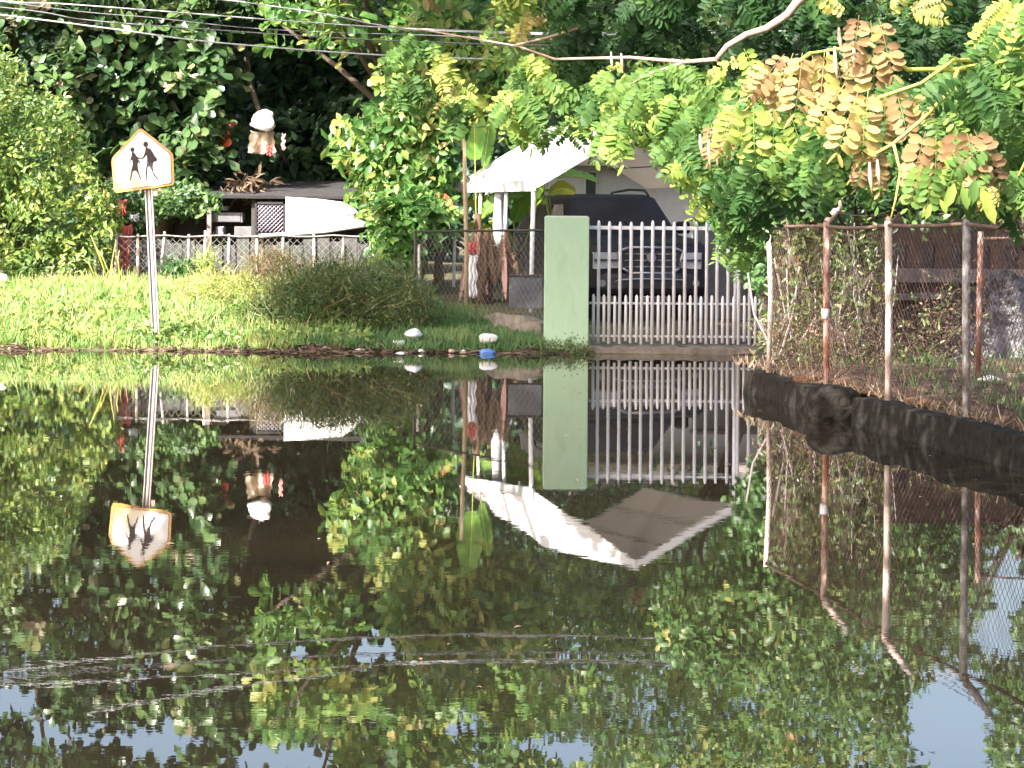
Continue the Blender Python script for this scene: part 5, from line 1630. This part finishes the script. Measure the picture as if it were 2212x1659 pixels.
def stalky(name, label, poly, n, Y0, Y1, m, tm, ts, h=.35, w=.018, lean=.6, cat='bush', lf=.05, leafm=None, per=7):
    base = fill(poly, n, Y0, Y1)
    cx = base.mean(0)
    root = empty(name, (cx[0], cx[1], float(gz(cx[0], cx[1]))), label, cat)
    k = n
    D = np.stack([R.normal(0, lean, k), R.normal(0, lean, k), np.abs(R.normal(.7, .5, k)) - .1], -1)
    Nn = np.stack([R.normal(0, .6, k), -np.ones(k), R.normal(.2, .4, k)], -1)
    scatter_mesh('stalk_mass', m, base, D, Nn, h * R.uniform(.5, 1.3, k), w * .5 * np.ones(k), R.normal(tm + .15, ts, k), BLADE, root)
    P, D, Nn, LL, WW, t = clumps(base[:: 2], per, .07, lf, .38, tint_fn(tm, ts), facing=(0, -.4, .7))
    scatter_mesh('foliage', leafm or m, P, D, Nn, LL, WW, t, LEAF, root)
    mb = MB()
    for i in range(14):
        q = Vector(base[R.integers(n)])
        mb.tube([Vector((cx[0] + (q.x - cx[0]) * .5, q.y, float(gz(q.x, q.y)) - .03)), q.lerp(Vector((cx[0], cx[1], q.z)), .2), q], .007, 5, cap=False)
    mb.build('stem', M['bark'], root)
    return root


stalky('feathery_bush', 'big feathery olive bush on the bank left of the mesh fence', [(560, 735), (535, 690), (590, 640), (640, 590), (720, 578), (800, 586), (880, 596), (925, 640), (940, 700), (900, 740), (760, 748)], 2700, 34.6, 36.8, M['olive'], .42, .25, lf=.075, h=.5)
stalky('feathery_bush', 'yellow-green weeds right of the sign post before the grey fence', [(400, 690), (385, 640), (430, 600), (500, 600), (560, 610), (590, 640), (580, 700), (480, 700)], 800, 36.6, 38.4, M['shrub'], .85, .15, lf=.07)
stalky('feathery_bush', 'rusty brown seeding weeds above the olive bush by the grey fence', [(520, 610), (545, 560), (600, 545), (640, 570), (660, 600), (620, 620)], 260, 37.2, 38.2, M['olive'], .85, .15, lf=.05)
stalky('feathery_bush', 'low wet weeds trailing into the water at the pillar foot', [(1165, 780), (1170, 745), (1210, 740), (1262, 748), (1290, 775), (1240, 800), (1190, 800)], 240, 33.15, 33.4, M['olive'], .45, .2, h=.1, lf=.04)
stalky('feathery_bush', 'small leafy plant growing through the left fence', [(360, 600), (375, 570), (410, 570), (425, 600), (400, 612)], 90, 40.0, 40.3, M['vine'], .3, .15, lf=.12)
stalky('feathery_bush', 'tall narrow weed at the fence between two pale posts', [(425, 612), (430, 560), (448, 545), (462, 570), (460, 612)], 90, 39.9, 40.2, M['shrub'], .7, .15, lf=.09)

# reeds by the shrub
for i, (xb, xt, yt, r) in enumerate(((238, 196, 508, .014), (248, 205, 530, .010), (232, 250, 520, .010), (215, 180, 560, .010), (196, 160, 590, .012), (262, 258, 540, .012))):
    b0, t0 = at(xb, 612, 39), at(xt, yt, 39)
    md = b0.lerp(t0, .5) + V_((-.04 if xt < xb else .03, 0, .12))
    solo(MB().tube([b0 - V_((0, 0, .05)), md, t0], [r * 1.3, r, r * .4], 6), 'reed', M['stem'],
         ('longest pale reed arching left beside the bright shrub', 'second arching reed just right of the longest one', 'upright reed leaning right beside the fence end', 'short reed leaning over the grass', 'lowest reed bending farthest left over the grass', 'straight reed nearest the sign post')[i], 'reed', 'pale reeds beside the left shrub')

# ------------------------------------------------------------------ litter along the shore
Pl = []
n = 2600
x = np.concatenate([R.normal(c, .35, 130) for c in R.uniform(-7.5, .4, 20)])
y = 33.45 + .16 * np.sin(x * 1.7) * -1 + R.normal(0, .22, n)
z = np.maximum(gz(x, y), 0) + .012
D = np.stack([R.normal(0, 1, n), R.normal(0, .5, n), R.normal(0, .12, n)], -1)
Nn = np.stack([R.normal(0, .3, n), R.normal(-.4, .3, n), np.ones(n)], -1)
tag(scatter_mesh('leaf_litter', M['dry'], np.stack([x, y, z], -1), D, Nn, R.uniform(.05, .22, n), R.uniform(.015, .05, n), R.normal(.4, .3, n), LEAF),
    'brown leaf and twig litter floating along the water edge', 'leaf litter', kind='stuff')


n = 130
x = R.uniform(-6, 4.5, n); y = R.uniform(9, 32, n) ** 1.0
k = x < wall_x(y) - .3
x, y = x[k], y[k]; n = len(x)
tag(scatter_mesh('floating_leaves', M['dry'], np.stack([x, y, np.full(n, .006)], -1), np.stack([R.normal(0, 1, n), R.normal(0, 1, n), np.full(n, .02)], -1), np.tile([0, 0, 1.], (n, 1)),
                 R.uniform(.02, .07, n), R.uniform(.01, .03, n), R.uniform(.4, 1, n), LEAF), 'scattered dead leaves floating on the flood water', 'leaves', kind='stuff')


def litter(name, x, y, Y, d, m, label, cat, seed, rot=0, z=None, kind='bottle'):
    p = at(x, y, Y)
    if z is not None: p.z = z
    if kind == 'lump':
        o = rock(name, p, d, m, label, cat, seed, sub=3, amp=.15)
    elif kind == 'cup':
        o = solo(MB().tube([p + V_((-d[0] / 2, 0, 0)), p + V_((d[0] / 2, 0, .02))], [d[2] * .5, d[2] * .38], 14), name, m, label, cat)
    else:
        h, r = d[0], d[2] * .5
        c, s = math.cos(rot), math.sin(rot)
        pr = [(-.5, .7), (-.48, 1), (.15, 1), (.32, .55), (.40, .38), (.5, .38)]
        o = solo(MB().tube([p + V_((u * h * c, u * h * s * .3, u * h * s)) for u, _ in pr], [k * r for _, k in pr], 12), name, m, label, cat)
    return o


litter('foam_box', 893, 722, 33.9, (.23, .18, .15), M['foam'], 'white foam box lying at the foot of the olive bush', 'foam box', 31, kind='lump')
litter('foam_cup', 862, 745, 33.6, (.15, .1, .12), M['foam'], 'small white cup between the foam box and the water', 'cup', 32, kind='cup')
litter('plastic_bottle', 862, 768, 33.15, (.24, .1, .09), M['foam'], 'white bottle floating left at the water edge', 'bottle', 33, rot=.25)
litter('plastic_bag', 1055, 731, 33.75, (.27, .18, .14), M['foam'], 'rounded white bag on the dark grass near the pillar', 'bag', 34, kind='lump')
litter('plastic_tub', 1054, 764, 33.2, (.26, .14, .13), M['blue'], 'blue plastic tub floating below the rounded white bag', 'tub', 35, kind='lump')
litter('plastic_scrap', 1085, 766, 33.45, (.16, .08, .04), M['pinkish'], 'pink scrap beside the blue tub', 'scrap', 36, kind='lump')
litter('brown_bottle', 982, 746, 33.8, (.18, .1, .09), M['banana_dead'], 'brown bottle on the shore between the foam box and blue tub', 'bottle', 37, rot=.3)
litter('plastic_scrap', 5, 600, 38.5, (.16, .1, .12), M['foam'], 'white scrap at the left edge above the grass', 'scrap', 38, kind='lump')
for i, (x, y, s) in enumerate(((745, 752, .2), (1000, 754, .14), (700, 750, .16), (440, 762, .3))):
    litter('driftwood', x, y, 33.6, (s * 1.6, .06, s * .3), M['bark'], ('dark driftwood piece right of the grass tip', 'short driftwood stub right of the brown bottle', 'driftwood piece under the olive bush', 'longest driftwood piece below the sign')[i], 'driftwood', 40 + i, kind='lump')

xq_ = np.sort(R.uniform(690, 1160, 8))
for i in range(8):
    p = at(xq_[i], 760, 33.45 + R.uniform(-.2, .35))
    zz_ = max(0.0, float(gz(p.x, p.y))) + .03
    k_ = i % 4
    side = 'left' if i < 4 else 'right'
    rock('scrap', (p.x, p.y, zz_), (R.uniform(.06, .13), .06, R.uniform(.025, .05)), M[('foam', 'pinkish', 'fascia', 'banana_dead')[k_]],
         ('tiny white plastic scrap', 'tiny pinkish scrap', 'tiny grey plastic scrap', 'tiny brown husk')[k_] + ' at the water edge, the %s one of two' % side, 'scrap', 60 + i,
         group='small scraps along the shore', amp=.35)
